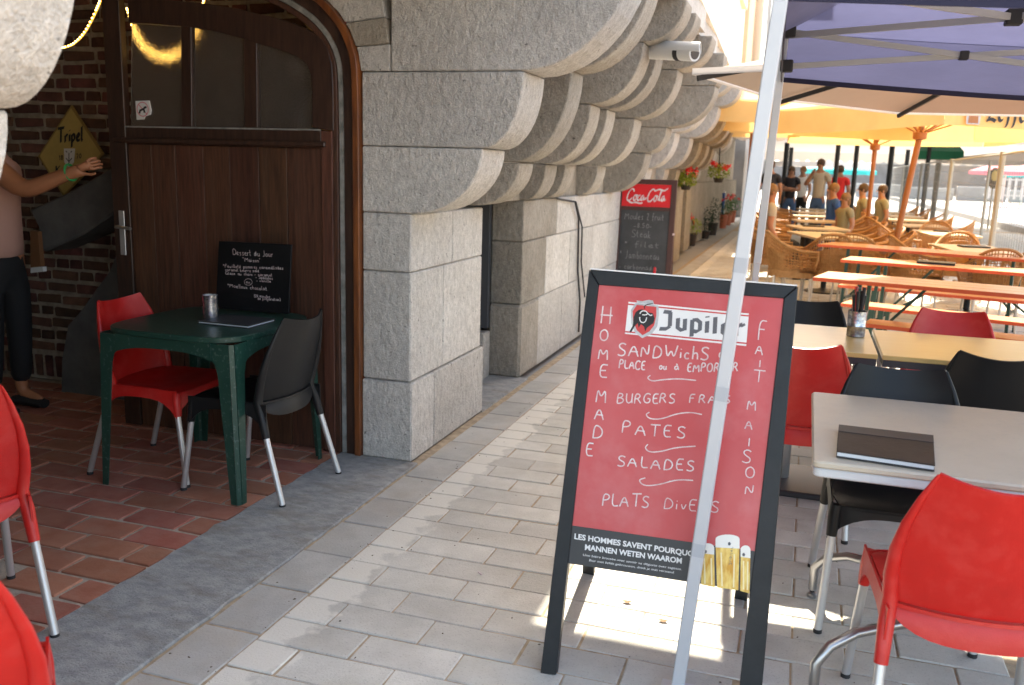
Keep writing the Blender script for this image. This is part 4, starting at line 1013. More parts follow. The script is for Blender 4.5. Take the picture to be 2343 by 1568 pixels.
for sx, sy in ((-1, -1), (-1, 1), (1, -1), (1, 1)):
    f = Vector((sx * .58, sy * .34, 0))
    l = MB().tube([(0, 0, .20), (f.x * .3, f.y * .3, .215), (f.x * .62, f.y * .62, .215), (f.x * .82, f.y * .82, .20), (f.x * .94, f.y * .94, .165), (f.x, f.y, .115), (f.x, f.y, .03)], .0155, 12).build("leg", M_steel, ct, True)
    MB().tube([(f.x, f.y, .03), (f.x, f.y, .018)], .008, 8).build("foot_screw", M_rubber, l, True); MB().lathe([(.017, 0), (.018, .012), (.008, .02)], 12, (f.x, f.y, 0)).build("foot", M_steel, l, True)
cm = [onZ(1918, 986, .744), onZ(2134, 1011, .744), onZ(2138, 1080, .744), onZ(1913, 1047, .744)]
c_ = sum(cm, Vector()) / 4
mm = empty("menu_folder", c_, "brown and black menu folder lying on the cream table", "menu")
def msl(k, z0, z1, nm, mt, sub=None):
    P = [(c_ + (p - c_) * k) - c_ for p in (sub or cm)]; b = MB(); b.prism([(p.x, p.y) for p in P], 'z', z0, z1); b.build(nm, mt, mm, bevel=.001)
msl(1, 0, .004, "cover", M_menuband); msl(.985, .0042, .015, "pages", M_paper); msl(1, .0152, .019, "cover", M_menu)
msl(1, .0192, .0205, "cover_band", M_menuband, [cm[0], cm[1], cm[1].lerp(cm[2], .28), cm[0].lerp(cm[3], .28)])
for i, (xa, xb_, lab) in enumerate(((-.35, .352, "yellow wood-effect table with the metal cutlery pot at its corner"), (.37, 1.09, "yellow wood-effect table between the red chair and the two black ones"))):
    t = empty("cafe_table", ((xa + xb_) / 2, 4.46, 0), lab, "table", "yellow laminate tables"); h_ = (xb_ - xa) / 2
    MB().box(-h_, h_, -.345, .345, .721, .742).build("tabletop", M_yellowtop, t, bevel=.003)
    MB().box(-h_ + .004, h_ - .004, -.341, .341, .690, .7205).build("edge_band", M_edgeband, t)
    MB().tube([(0, 0, .69), (0, 0, .03)], .032, 14).build("column", M_steel, t, True)
    MB().box(-.22, .22, -.22, .22, 0, .03).build("base_plate", M_edgeband, t, bevel=.006)
    for sx in (-1, 1):
        for sy in (-1, 1): MB().tube([(sx * (h_ - .05), sy * .29, .69), (sx * (h_ - .03), sy * .31, 0)], .014, 10).build("leg", M_steel, t, True)
c0 = onZ(1957, 770, .742)
pt = empty("cutlery_pot", c0, "tall shiny metal cutlery pot on the yellow table", "pot")
MB().lathe([(.038, 0), (.042, .004), (.042, .05), (.043, .052), (.042, .054), (.044, .125), (.046, .127), (.0425, .124), (.040, .01), (.001, .008)], 28).build("pot_body", M_tin, pt, True)
for i in range(6):
    a = i * 1.1; b = MB(); b.tube([(.012 * math.cos(a), .012 * math.sin(a), .02), (.02 * math.cos(a), .02 * math.sin(a), .14), (.026 * math.cos(a), .02 * math.sin(a), .20 + .02 * (i % 3))], [.004, .005, .008], 8); b.build("cutlery_handle", M_rubber if i != 2 else M_printred, pt, True)
b = MB(); b.tube([(-.02, 0, .06), (-.03, 0, .17), (-.012, .0, .235), (.012, 0, .235), (.03, 0, .2)], .0016, 6); b.build("wire", M_steel, pt, True)
# ------------------------------------------------------------------ pop-up gazebo
gx = empty("pop_up_gazebo", (1.3, 3.5, 0), "blue pop-up gazebo on pale square legs above the nearest terrace tables", "gazebo")
gi = Matrix.Translation((-1.3, -3.5, 0))
def gp(mb, nm, mt, **k): return keep(mb.build(nm, mt, **k), gx, gi)
base1 = onZ(1549, 1585, 0); top1 = onY(1786, 0, base1.y); d1 = (top1 - base1)
l1t = base1 + d1 * (2.12 / d1.z)
yb2 = 4.5
a2 = onY(1728, 640, yb2); t2 = onY(1797, 75, yb2); d2 = t2 - a2; b2 = a2 - d2 * (a2.z / d2.z)
HT = t2.z
W_ = 2.95
def leg_(a, c, sub=True):
    m_ = a.lerp(c, .50)
    gp(MB().bar(m_, c, .036), "leg", M_pole, bevel=.003); gp(MB().bar(a, m_ + (c - a) * .03, .029), "inner_leg", M_pole, bevel=.002)
    gp(MB().box(a.x - .05, a.x + .05, a.y - .05, a.y + .05, 0, .006), "foot_plate", M_pole)
gp(MB().bar(base1, l1t, .036), "leg", M_pole, bevel=.003)
for t_ in (.205, .42, .585): 
    q = base1.lerp(l1t, t_); gp(MB().bar(q, q + (l1t - base1).normalized() * .045, .0368), "leg_sleeve", mat("sleeve_grey%d" % int(t_ * 100), (.40, .42, .46), .3), bevel=.003)
gp(MB().box(base1.x - .05, base1.x + .05, base1.y - .05, base1.y + .05, 0, .006), "foot_plate", M_pole)
leg_(b2, t2)
r1b = Vector((base1.x + W_, base1.y, 0)); r1t = Vector((l1t.x + W_, l1t.y, HT - .02)); r2b = Vector((b2.x + W_, yb2, 0)); r2t = Vector((t2.x + W_, yb2, HT - .1))
leg_(r1b, r1t); leg_(r2b, r2t)
pk = Vector((1.35, 3.45, 2.78))
c00 = Vector((l1t.x, l1t.y, HT)); c01 = t2.copy(); c10 = r1t; c11 = r2t
def roofpanel(a, c):
    ax_ = (a + c) / 2
    def fn(u, v):
        e = a.lerp(c, u); p = e.lerp(pk, v); s = math.sin(math.pi * u) * (1 - v) ; p = p - Vector((0, 0, .05 * s * (1 - v) + .012 * math.sin(9 * u + 5 * v) * (1 - v) * v * 4 * math.sin(math.pi * u))); return p
    return fn
for a, c in ((c01, c11), (c00, c01), (c10, c11), (c00, c10)):
    gp(MB().grid(roofpanel(a, c), 20, 14, 0), "roof_panel", M_blue, smooth=True)
def valance(a, c, drop, mt):
    off = Vector((0, 0, .006))
    return MB().grid(lambda u, v: a.lerp(c, u) + off + Vector((0, .006 * math.sin(14 * u) * v, -drop * v - .05 * math.sin(math.pi * u))), 30, 3)
for a, c in ((c01, c11), (c00, c01), (c10, c11), (c00, c10)):
    gp(valance(a, c, .205, 0), "valance", M_blue, smooth=True)
    off = Vector((0, .004, 0))
    mb = MB()
    for i in range(24):
        u0, u1 = i / 24, (i + 1) / 24; s0 = -.205 - .05 * math.sin(math.pi * u0); s1 = -.205 - .05 * math.sin(math.pi * u1)
        mb.bar(a.lerp(c, u0) + Vector((0, 0, s0 - .004)), a.lerp(c, u1) + Vector((0, 0, s1 - .004)), .006, .022)
    gp(mb, "hem", M_navy)
# scissor trusses with black joints
def truss(a, c, zt, zb, n=2, k0=0.0, k1=1.0):
    d = c - a
    for i in range(n):
        p, q = a + d * (i / n), a + d * ((i + 1) / n)
        P1, P2 = Vector((p.x, p.y, a.z + zt)), Vector((q.x, q.y, c.z + zb)); Q1, Q2 = Vector((p.x, p.y, a.z + zb)), Vector((q.x, q.y, c.z + zt))
        if i % 2: P1.z, Q1.z = P1.z, Q1.z
        gp(MB().bar(P1, P2, .012, .024), "truss_bar", M_pole2); gp(MB().bar(Q1 + Vector((0, .014, 0)), Q2 + Vector((0, .014, 0)), .012, .024), "truss_bar", M_pole2)
        for m_ in ((P1 + P2) / 2,): gp(MB().box(m_.x - .018, m_.x + .018, m_.y - .02, m_.y + .03, m_.z - .018, m_.z + .018), "joint", M_rubber, bevel=.003)
    for e in (a, c):
        for z in (zt, zb): gp(MB().box(e.x - .028, e.x + .028, e.y - .03, e.y + .03, e.z + z - .026, e.z + z + .026), "corner_joint", M_rubber, bevel=.005)
truss(Vector((c01.x + .02, yb2 - .06, HT)), Vector((c11.x, yb2 - .06, HT - .07)), -.005, -.155, 2)
truss(Vector((c10.x, c10.y + .05, HT)), Vector((c11.x, yb2 - .08, HT - .07)), -.005, -.155, 2)
hub = onY(2320, 40, 4.15)
far = hub + (hub - c01) * 1.0
gp(MB().bar(c01 + Vector((.02, -.05, -.02)), hub, .014, .026), "truss_bar", M_pole2); gp(MB().bar(hub, hub + Vector((.62, -.55, .02)), .014, .026), "truss_bar", M_pole2)
st_ = onY(2050, 0, 3.6); gp(MB().bar(st_ + (st_ - hub) * .6, hub, .014, .026), "truss_bar", M_pole2); gp(MB().bar(hub, hub + (hub - st_) * .5, .014, .026), "truss_bar", M_pole2)
gp(MB().box(hub.x - .03, hub.x + .03, hub.y - .03, hub.y + .03, hub.z - .03, hub.z + .03), "joint", M_rubber, bevel=.004)
gp(MB().tube([pk + Vector((0, 0, -.01)), pk + Vector((0, 0, -.45))], .02, 10), "peak_pole", M_pole2)

# unseen awning added above the picture to shade the near pavement
aw = empty("added_shade_awning", (-.4, 3.3, 3.6), "unseen cream awning added high over the near pavement to shade it", "awning")
MB().prism([(-2.9, 0), (2.28, 0), (2.28, .03), (-2.9, .03)], 'x', -.62, .42).build("awning_sheet", M_added_awning, aw)  # sheet of the added unseen awning, shades the near pavement
for x in (-.58, .38): MB().bar((x, -2.8, .05), (x, 2.2, .05), .04).build("added_awning_arm", M_pole2, aw)

# ------------------------------------------------------------------ parasols and canopies
def canopy(name, label, cat, verts, z, pk_, mt, group=None, vdrop=0., vmat=None, rib=None, sag=.0, th=.002):
    cx_ = sum(v[0] for v in verts) / len(verts); cy_ = sum(v[1] for v in verts) / len(verts)
    t = empty(name, (cx_, cy_, 0), label, cat, group)
    V = [Vector((v[0] - cx_, v[1] - cy_, z if len(v) < 3 else v[2])) for v in verts]; top = Vector((0, 0, z + pk_)); n = len(V)
    b = MB()
    for i in range(n):
        a, c = V[i], V[(i + 1) % n]
        b.grid(lambda u, v, a=a, c=c: a.lerp(c, u).lerp(top, v) - Vector((0, 0, sag * math.sin(math.pi * u) * math.sin(math.pi * (.25 + .75 * v)))), 8, 6)
    b.build("canopy", mt, t, True)
    if vdrop:
        for i in range(n):
            a, c = V[i], V[(i + 1) % n]; o = (a + c).normalized() * .01; o.z = 0
            MB().grid(lambda u, v: a.lerp(c, u) + o + Vector((.006 * math.sin(20 * u) * v, .01 * math.sin(17 * u + 1) * v, -vdrop * v - .02 * math.sin(math.pi * u) * v)), 24, 2).build("valance", vmat or mt, t, True)
    if rib:
        for p in V: MB().bar(p * .99 + Vector((0, 0, -.012)), top + Vector((0, 0, -.03)), .02, .03).build("rib", rib, t)
    return t, V, top
cv = [(-.645, 5.11), (-.27, 6.88), (.65, 8.3), (2.2, 8.55), (3.9, 7.6), (4.1, 6.0), (2.4, 4.68), (.35, 4.70)]
cr, V, top = canopy("cream_parasol", "large cream parasol with black ribs reaching over the pavement", "parasol", cv, 2.03, .55, M_cream, rib=M_rubber)
b = MB()
n = len(V)
for i in range(n):
    b.grid(lambda u, v, a=V[i], c=V[(i + 1) % n]: a.lerp(c, u) * 1.003 + Vector((0, 0, .012 - .035 * v)), 4, 1)
b.build("hem", M_whitecan, cr)
MB().tube([(top.x, top.y, 2.55), (top.x + 2.6, top.y, 3.0), (top.x + 3.4, top.y, 2.4), (top.x + 3.4, top.y, 0)], .035, 10).build("cantilever_mast", M_rubber, cr, True)
LEF = {'L': (.62, [[(.36, 1), (.2, .78), (.22, .2), (.05, .0)], [(.05, .0), (.3, .12), (.58, .0)], [(.36, 1), (.5, .85)], [(.02, .82), (.36, .72)]]), 'e': (.44, [[(.36, .12), (.22, 0), (.08, .15), (.1, .5), (.24, .62), (.36, .5)], [(.36, .5), (.1, .3)]]),
       'f': (.36, [[(.4, .98), (.26, .9), (.2, .6), (.16, -.1), (.04, -.28)], [(.04, .55), (.36, .6)]])}
def brand(t, p0, ex, h, mt=M_rubber, lift=.034, crest=True):
    """blackletter word on a valance: p0 lower left, ex unit vector to the right, facing the street"""
    nrm = ex.cross(Vector((0, 0, 1))).normalized()
    x = 0; st = []
    for ch in "Leffe":
        wdt, ss = LEF[ch]; st += [[(x + q[0], q[1]) for q in chaikin(s_, 1)] for s_ in ss]; x += wdt + .04
    mb = MB(); ribbons(mb, st, lambda X, Y: p0 + ex * (X * h) + Vector((0, 0, Y * h)), h * .07, (.09, .09), lift, nrm); link("brand_word", mb.mesh("brand_word", fix=False), mt, t)
    if crest:
        c = p0 - ex * (h * .75) + Vector((0, 0, h * .3)); k = h * .55
        mb = MB(); mb.add([c + ex * (k * X) + Vector((0, 0, k * Y)) + nrm * lift for X, Y in [(-.7, -.9), (.7, -.9), (.8, .4), (.5, 1), (0, 1.25), (-.5, 1), (-.8, .4)]], [tuple(range(7))]); link("crest", mb.mesh("crest", fix=False), M_silver, t)
        mb = MB(); mb.add([c + ex * (k * X) + Vector((0, 0, k * Y)) + nrm * (lift + .002) for X, Y in [(-.55, -.8), (.55, -.8), (.5, -.1), (.15, .1), (0, .9), (-.2, .1), (-.5, -.1)]], [tuple(range(7))]); link("crest_mark", mb.mesh("crest_mark", fix=False), M_orangepole, t)
def wood_pole(t, V, top, base, hub_px, label=None):
    pass
def yparasol(c, half, ang, z, label, pole_base, pole_top, r=.034, words=True, hw=.20, off=.3):
    a = math.radians(ang); ex = Vector((math.cos(a), math.sin(a), 0)); ey = Vector((-math.sin(a), math.cos(a), 0)); c = Vector((c[0], c[1], 0))
    vs = [tuple((c + ex * sx * half + ey * sy * half)[:2]) for sx, sy in ((-1, -1), (1, -1), (1, 1), (-1, 1))]
    t, V, top = canopy("yellow_parasol", label, "parasol", vs, z + .28, .75, M_yellow, "yellow brewery parasols on wooden poles", vdrop=.28, sag=.04)
    pb = Vector(pole_base) - Vector((c.x, c.y, 0)); ptt = Vector(pole_top) - Vector((c.x, c.y, 0)); d = ptt - pb
    MB().tube([pb, pb + d * 1.15], r, 14).build("pole", M_orangepole, t, True)
    hb = pb + d * .98
    MB().lathe([(r + .005, -.06), (r + .04, -.05), (r + .045, .02), (r + .005, .05)], 14, hb).build("hub", M_orangepole, t, True)
    for i in range(8):
        q = V[(i // 2) % 4] if i % 2 == 0 else (V[(i // 2) % 4] + V[(i // 2 + 1) % 4]) / 2
        MB().bar(hb, hb.lerp(q, .5) + Vector((0, 0, .3)), .016).build("strut", M_orangepole, t)
    if words:
        nin = ex.cross(Vector((0, 0, 1)))
        e_ = ex; p0 = V[0].lerp(V[1], off) + Vector((0, 0, -.23)); brand(t, p0, e_, hw)
    return t
yA = yparasol((1.60, 11.5), 1.55, 33, 1.99, "yellow parasol with black brand lettering on its right valance, leaning wooden pole", onY(2019, 690, 11.4), onY(2107, 300, 11.4), off=.14, hw=.19)
pb_ = onY(1982, 525, 16); pb_.z = 0
yB = yparasol((1.35, 17.2), 1.75, 2, 2.10, "yellow parasol with small brand lettering, on the thinner wooden pole", Vector((.985, 16, 0)), onY(2003, 330, 16), .036, off=.05, hw=.17)
px2 = onY(1742, 440, 13.9).x
yparasol((-.15, 13.9), 1.35, 8, 2.16, "yellow parasol above the wicker armchairs, its pole hidden by the tent pole", (px2, 13.9, 0), (px2 + .12, 13.9, 2.75), off=.45, hw=.13)
yparasol((4.6, 13.6), 1.5, 20, 2.12, "yellow parasol at the right edge of the terrace", (4.6, 13.6, 0), (4.6, 13.6, 2.7), off=.3)
px_ = onY(1708, 470, 17.5).x
yparasol((px_ - .1, 17.5), .95, 4, 2.2, "small yellow parasol close to the granite corbels", (px_, 17.5, 0), (px_, 17.5, 2.7), words=False)
# marquee beyond
mq = empty("marquee", (2, 27, 0), "long off-white marquee roof with scalloped edges on dark posts beyond the yellow parasols", "marquee")
b = MB(); b.grid(lambda u, v: (-3.9 + 9.4 * u, -7.6 + 15 * v, 2.30 + .35 * math.sin(math.pi * v)), 4, 10); b.build("roof_sheet", M_whitecan, mq, True)
b = MB()
for y0_, zb in ((-7.62, 2.22), (7.42, 2.02)):
    b = MB(); b.grid(lambda u, v: (-3.9 + 9.4 * u, y0_, 2.30 - v * (2.30 - zb + .07 * abs(math.sin(26 * math.pi * u)))), 156, 1)
    b.build("scalloped_edge", M_whitecan, mq, True)
for u, y in ((1912, 21), (1955, 22), (1795, 28), (1806, 33), (2035, 27), (2072, 33), (2120, 24)):
    p = onY(u, 400, y); MB().tube([(p.x - 2, y - 27, 0), (p.x - 2, y - 27, 2.4)], .05 if y < 25 else .07, 8).build("post", M_frameblack, mq, True)
gc = empty("green_awning", (3.9, 24, 0), "dark green awning with white fringe behind the right wooden pole", "awning")
p0 = onY(2098, 350, 24); p1 = onY(2206, 350, 24)
b = MB(); b.add([(p0.x - 3.9, 0, 2.14), (p1.x - 3.9, 0, 2.14), (p1.x - 3.9, 2, 2.5), (p0.x - 3.9, 2, 2.5)], [(0, 1, 2, 3)]); b.grid(lambda u, v: (p0.x - 3.9 + (p1.x - p0.x) * u, -.01, 2.14 - .21 * v), 4, 1); b.build("awning_sheet", M_greencan, gc)
b = MB(); n = 22
for i in range(n): xa = p0.x - 3.9 + (p1.x - p0.x) * i / n; b.box(xa + .005, xa + (p1.x - p0.x) / n * .6, -.02, -.01, 1.88, 1.94)
b.build("fringe", M_whitecan, gc)
MB().tube([(p1.x - 4.4, .2, 0), (p1.x - 4.4, .2, 2.1)], .06, 8).build("post", M_frameblack, gc, True)
g2 = empty("grey_canopy", (8, 24, 0), "grey flat canopy at the right edge of the picture", "awning")
p0 = onY(2205, 372, 22); p1 = onY(2420, 372, 22)
MB().prism([(p0.x - 8, 1.93), (p1.x - 8, 1.88), (p1.x - 8, 2.2), (p0.x - 7.6, 2.05)], 'y', -2, 4).build("awning_sheet", mat("grey_fabric", (.35, .35, .37), .8), g2)
for x_ in (p0.x - 7.4, p1.x - 9): MB().tube([(x_, -1.5, 0), (x_, -1.5, 1.95)], .03, 8).build("post", M_galv, g2, True)
# ------------------------------------------------------------------ sign, rope lights and the person in the recess
SY = YB - .06
sg = [onY(u, v, SY) for u, v in ((163, 241), (236, 352), (146, 451), (87, 358))]
scn = sum(sg, Vector()) / 4
sgn = empty("beer_sign", scn, "yellow diamond-shaped beer sign with black gothic lettering on the brick wall", "sign")
sgi = Matrix.Translation(-scn)
def sq(pts, y, nm, mt, th=.0):
    b = MB()
    if th: b.prism([(p.x, p.z) for p in pts], 'y', y, y + th)
    else: b.add([(p.x, y, p.z) for p in pts], [tuple(range(len(pts)))])
    return keep(b.build(nm, mt), sgn, sgi)
sq(sg, SY, "plate", M_diamond2, .012)
sq([scn + (p - scn) * .94 for p in sg], SY - .001, "field", M_diamond)
def swr(txt, a, c, h, wd, nib, nm="lettering"):
    st, W = word_strokes(txt, .02, track=.08); du, dv = (c[0] - a[0]) / W, (c[1] - a[1]) / W
    mb = MB(); ribbons(mb, st, lambda x, y: onY(a[0] + du * x, a[1] + dv * x - y * h, SY), wd, nib, .003); keep(link(nm, mb.mesh(nm, fix=False), M_rubber), sgn, sgi)
swr("Tripel", (133, 327), (192, 322), 33, .007, (.12, .12))
swr("18", (136, 367), (146, 366), 12, .005, None); swr("70", (175, 364), (188, 362), 12, .005, None); swr("Karmeliet", (128, 398), (205, 402), 19, .006, (.1, .1))
b = MB(); b.add([onY(u, v, SY) + Vector((0, -.0032, 0)) for u, v in [(147, 340), (173, 340), (170, 372), (159, 384), (148, 372)]], [(0, 1, 2, 3, 4)]); keep(link("shield", b.mesh("shield", fix=False), M_printwhite), sgn, sgi)
b = MB(); ribbons(b, [[(159, 350), (159, 378)], [(152, 362), (159, 370), (166, 362)], [(152, 346), (155, 349)], [(163, 349), (166, 346)]], lambda x, y: onY(x, y, SY), .006, None, .0045); keep(link("lily_mark", b.mesh("lily_mark", fix=False), M_rubber), sgn, sgi)
def rope(pts, label):
    P = chaikin3d([Vector(p) for p in pts]); c = P[0]; t = empty("rope_light", c, label, "string light", "warm rope lights")
    Q = [p - c for p in P]; MB().tube(Q, .006, 6).build("tube", M_ledtube, t, True)
    b = MB(); L = 0; last = Q[0]
    acc = 0
    for a, d in zip(Q, Q[1:]):
        n = max(1, int((d - a).length / .013))
        for i in range(n):
            p = a.lerp(d, i / n) + Vector((0, -.005, 0)); b.box(p.x - .0032, p.x + .0032, p.y - .004, p.y + .001, p.z - .0032, p.z + .0032)
    o = b.build("led_beads", M_led, t); o['kind'] = 'stuff'
def chaikin3d(P, k=2):
    for _ in range(k):
        q = [P[0]]
        for a, c in zip(P, P[1:]): q += [a.lerp(c, .25), a.lerp(c, .75)]
        q.append(P[-1]); P = q
    return P
rope([onY(*p, 4.3) for p in ((250, -60), (232, 0), (215, 38), (197, 72), (178, 94), (157, 108), (120, 112), (80, 90))], "warm rope light hanging in front of the brick wall left of the door")
rope([onY(*p, 4.3) for p in ((292, 20), (306, 70), (335, 115), (375, 134), (412, 124), (438, 92), (452, 72), (470, -10), (480, -60))], "warm rope light glowing behind the obscured door panes")
bx = onY(80, 580, 4.2)
tb = empty("wooden_board", (bx.x, 4.2, 0), "narrow brown wooden board with a white lower edge behind the person", "board")
def wb(l, nm, mt): P = [onY(u, v, 4.2) for u, v in l]; keep(MB().prism([(p.x, p.z) for p in P], 'y', 4.2, 4.23).build(nm, mt), tb, Matrix.Translation((-bx.x, -4.2, 0)))
wb([(69, 528), (86, 530), (93, 605), (93, 610), (70, 612)], "panel", mat("brown_panel", (.20, .09, .04), .6)); wb([(70, 613), (97, 611), (98, 622), (70, 625)], "edge", M_printwhite)

# figures -----------------------------------------------------------
def person(loc, heading, H, label, shirt, trousers, hair, pose=None, sit=False, skin=None, sleeve=.55, group="people on the terrace", fat=1.0, long_hair=False, seat=.45, arm=1.0, curl=None):
    t = empty("person", (loc[0], loc[1], 0), label, "person", group, math.radians(heading - 90))
    k = H / 1.75; V = {}
    zp = (seat + .10) / k if sit else .95
    V['pelvis'] = (0, 0, zp); V['belly'] = (0, .01, zp + .16); V['chest'] = (0, .0, zp + .38); V['neck'] = (0, .0, zp + .53); V['throat'] = (0, .01, zp + .60); V['head'] = (0, .025, zp + .70); V['crown'] = (0, .015, zp + .78)
    for s, n in ((-1, 'L'), (1, 'R')):
        V['sh' + n] = (s * .175, 0, zp + .47); V['el' + n] = (s * .23, -.03, zp + .20); V['wr' + n] = (s * .24, .10, zp - .02); 
        V['hip' + n] = (s * .095, 0, zp - .06)
        if sit: V['kn' + n] = (s * .13, .42, zp - .04); V['an' + n] = (s * .13, .45, .09 / k)
        else: V['kn' + n] = (s * .10, .02, .50); V['an' + n] = (s * .11, -.01, .09)
        V['toe' + n] = (V['an' + n][0], V['an' + n][1] + .16, .035)
    V.update(pose or {})
    R = {'pelvis': (.105 * fat, .075 * fat), 'belly': (.10 * fat, .075 * fat), 'chest': (.12 * fat, .08 * fat), 'neck': .065, 'throat': .052, 'head': (.078, .092), 'crown': (.055, .065)}
    for n in 'LR': R.update({'sh' + n: .06, 'el' + n: .047, 'wr' + n: (.033, .027), 'hip' + n: .088, 'kn' + n: .056, 'an' + n: .038, 'toe' + n: (.04, .022)})
    for n in 'LR':
        R['el' + n] *= arm; R['wr' + n] = tuple(q * arm for q in R['wr' + n]); R['sh' + n] *= arm
    names = list(V)
    E_ = [('pelvis', 'belly'), ('belly', 'chest'), ('chest', 'neck'), ('neck', 'throat'), ('throat', 'head'), ('head', 'crown')]
    for n in 'LR': E_ += [('neck', 'sh' + n), ('sh' + n, 'el' + n), ('el' + n, 'wr' + n), ('pelvis', 'hip' + n), ('hip' + n, 'kn' + n), ('kn' + n, 'an' + n), ('an' + n, 'toe' + n)]
    # palm, four unequal fingers and a thumb on each hand
    for n, s in (('L', -1), ('R', 1)):
        e = Vector(V['el' + n]); wv = Vector(V['wr' + n]); d = (wv - e).normalized(); side = d.cross(Vector((0, 0, 1)))
        side = Vector((1, 0, 0)) if side.length < .1 else side.normalized(); nn = side.cross(d)
        V['pa' + n] = tuple(wv + d * .055); R['pa' + n] = (.036, .018); E_.append(('wr' + n, 'pa' + n)); names.append('pa' + n)
        for j, (o, L) in enumerate(((-.027, .060), (-.009, .072), (.009, .068), (.027, .052))):
            b1 = wv + d * .085 + nn * o; c1 = b1 + d * L * .55 + side * .004; c2 = c1 + d * L * .35 - side * .018
            if curl: bd = Vector(curl); c1 = b1 + (d * .75 + bd * .65) * L * .55; c2 = c1 + (d * -.2 + bd * .98) * L * .45
            for q, (p, r) in enumerate(((b1, .0095), (c1, .0085), (c2, .007))):
                nm = 'f%s%d%d' % (n, j, q); V[nm] = tuple(p); R[nm] = r; names.append(nm); E_.append((('pa' + n) if q == 0 else 'f%s%d%d' % (n, j, q - 1), nm))
        th = [wv + d * .03 + nn * -.034, wv + d * .065 + nn * -.052, wv + d * .095 + nn * -.055]
        for q, p in enumerate(th):
            nm = 't%s%d' % (n, q); V[nm] = tuple(p); R[nm] = .010 - .001 * q; names.append(nm); E_.append((('wr' + n) if q == 0 else 't%s%d' % (n, q - 1), nm))
    ix = {n: i for i, n in enumerate(names)}; vs = [Vector(V[n]) * k for n in names]
    body = skin_obj("body", vs, [(ix[a], ix[c]) for a, c in E_], [tuple(x * k for x in (R[n] if isinstance(R[n], tuple) else (R[n], R[n]))) for n in names], skin or M_skin, t)
    def cloth(nm, nodes, edges, rad, mt):
        P = [Vector(p) * k for p in nodes]; skin_obj(nm, P, edges, [tuple(x * k for x in r) if isinstance(r, tuple) else r * k for r in rad], mt, t)
    L = lambda a, c, f: Vector(V[a]).lerp(Vector(V[c]), f)
    cloth("shirt", [V['belly'], Vector(V['pelvis']) - Vector((0, 0, 0 if sit else .04)), V['chest'], L('chest', 'neck', .8), V['shL'], V['shR'], L('shL', 'elL', sleeve), L('shR', 'elR', sleeve)], [(0, 1), (0, 2), (2, 3), (3, 4), (3, 5), (4, 6), (5, 7)],
          [(.145 * fat, .115 * fat), (.158 * fat, .122 * fat), (.165 * fat, .12 * fat), .085, .075, .075, .062, .062], shirt)
    cloth("trousers", [L('pelvis', 'belly', .35), Vector(V['pelvis']) - Vector((0, 0, .05)), L('hipL', 'knL', .22), L('hipR', 'knR', .22), V['knL'], V['knR'], L('knL', 'anL', .88), L('knR', 'anR', .88)], [(0, 1), (1, 2), (1, 3), (2, 4), (3, 5), (4, 6), (5, 7)], [(.135 * fat, .105 * fat), (.155 * fat, .115 * fat), .098, .098, .074, .074, .06, .06], trousers)
    hv = [Vector(V['head']) * k, Vector(V['crown']) * k]
    b = MB(); ball(b, hv[0] + Vector((0, -.022, .032)) * k, .096 * k, 14, 10, (.92, 1.0, 1.02))
    if long_hair: ball(b, hv[0] + Vector((0, -.055, -.06)) * k, .085 * k, 12, 8, (1.05, .55, 1.5))
    b.build("hair", hair, t, True)
    f = hv[0] + Vector((0, .088, -.012)) * k
    b = MB(); b.tube([f + Vector((0, -.01, .02)) * k, f + Vector((0, .018, -.012)) * k], [.006 * k, .012 * k], 8)
    b.build("nose", skin or M_skin, t, True)
    b = MB(); 
    for s in (-1, 1): ball(b, hv[0] + Vector((s * .08, -.005, -.01)) * k, .018 * k, 8, 6, (.5, .8, 1.4))
    b.build("ears", skin or M_skin, t, True)
    b = MB()
    for s in (-1, 1): ball(b, hv[0] + Vector((s * .032, .078, .012)) * k, .009 * k, 8, 6)
    b.box(f.x - .022 * k, f.x + .022 * k, f.y - .012 * k, f.y + .0 * k, f.z - .048 * k, f.z - .042 * k)
    b.build("face_marks", M_rubber, t, True)
    for n in 'LR':
        a = Vector(V['an' + n]) * k; b = MB(); b.tube([a + Vector((0, -.06, -a.z + .03)), a + Vector((0, .03, -a.z + .04)), a + Vector((0, .17, -a.z + .028))], [.036, .046, .036], 10, flat=.75)
        b.build("shoe", M_rubber, t, True)
    return t
# main figure: faces the door (+X), right arm reaching to the door edge
pose = {'elL': None}
loc = (-4.385, 3.97)
H_ = 1.72; k_ = H_ / 1.75
def lp(w):      # world -> pose units for heading 0 (facing +X): local y = +X, local x = -Y
    d = Vector(w) - Vector((loc[0], loc[1], 0)); return (-(d.y) / k_, d.x / k_, d.z / k_)
pose = {'shR': lp((-4.33, 3.86, 1.475)), 'elR': lp((-4.03, 3.86, 1.29)), 'wrR': lp((-3.735, 3.93, 1.415)), 'neck': (0, .0, 1.475), 'shL': (-.17, -.02, 1.42), 'elL': (-.22, -.12, 1.15), 'wrL': (-.12, -.14, .95)}
pm = person(loc, 0, H_, "person in a pink T-shirt and black trousers reaching for the edge of the door", M_shirt, M_trousers, M_hair, pose, skin=M_skin2, group=None, sleeve=.62, fat=1.15, arm=1.22, curl=(-1, 0, 0))
b = MB(); wrist = Vector(lp((-3.775, 3.925, 1.40))) * k_; b.tube([wrist + Vector((.042 * math.cos(a) * .9, -.012 * math.sin(a), .042 * math.sin(a))) for a in [i * math.pi / 8 for i in range(16)]], .007, 6, closed=True); b.build("bracelet", mat("green_band", (.03, .35, .10), .5), pm, True)

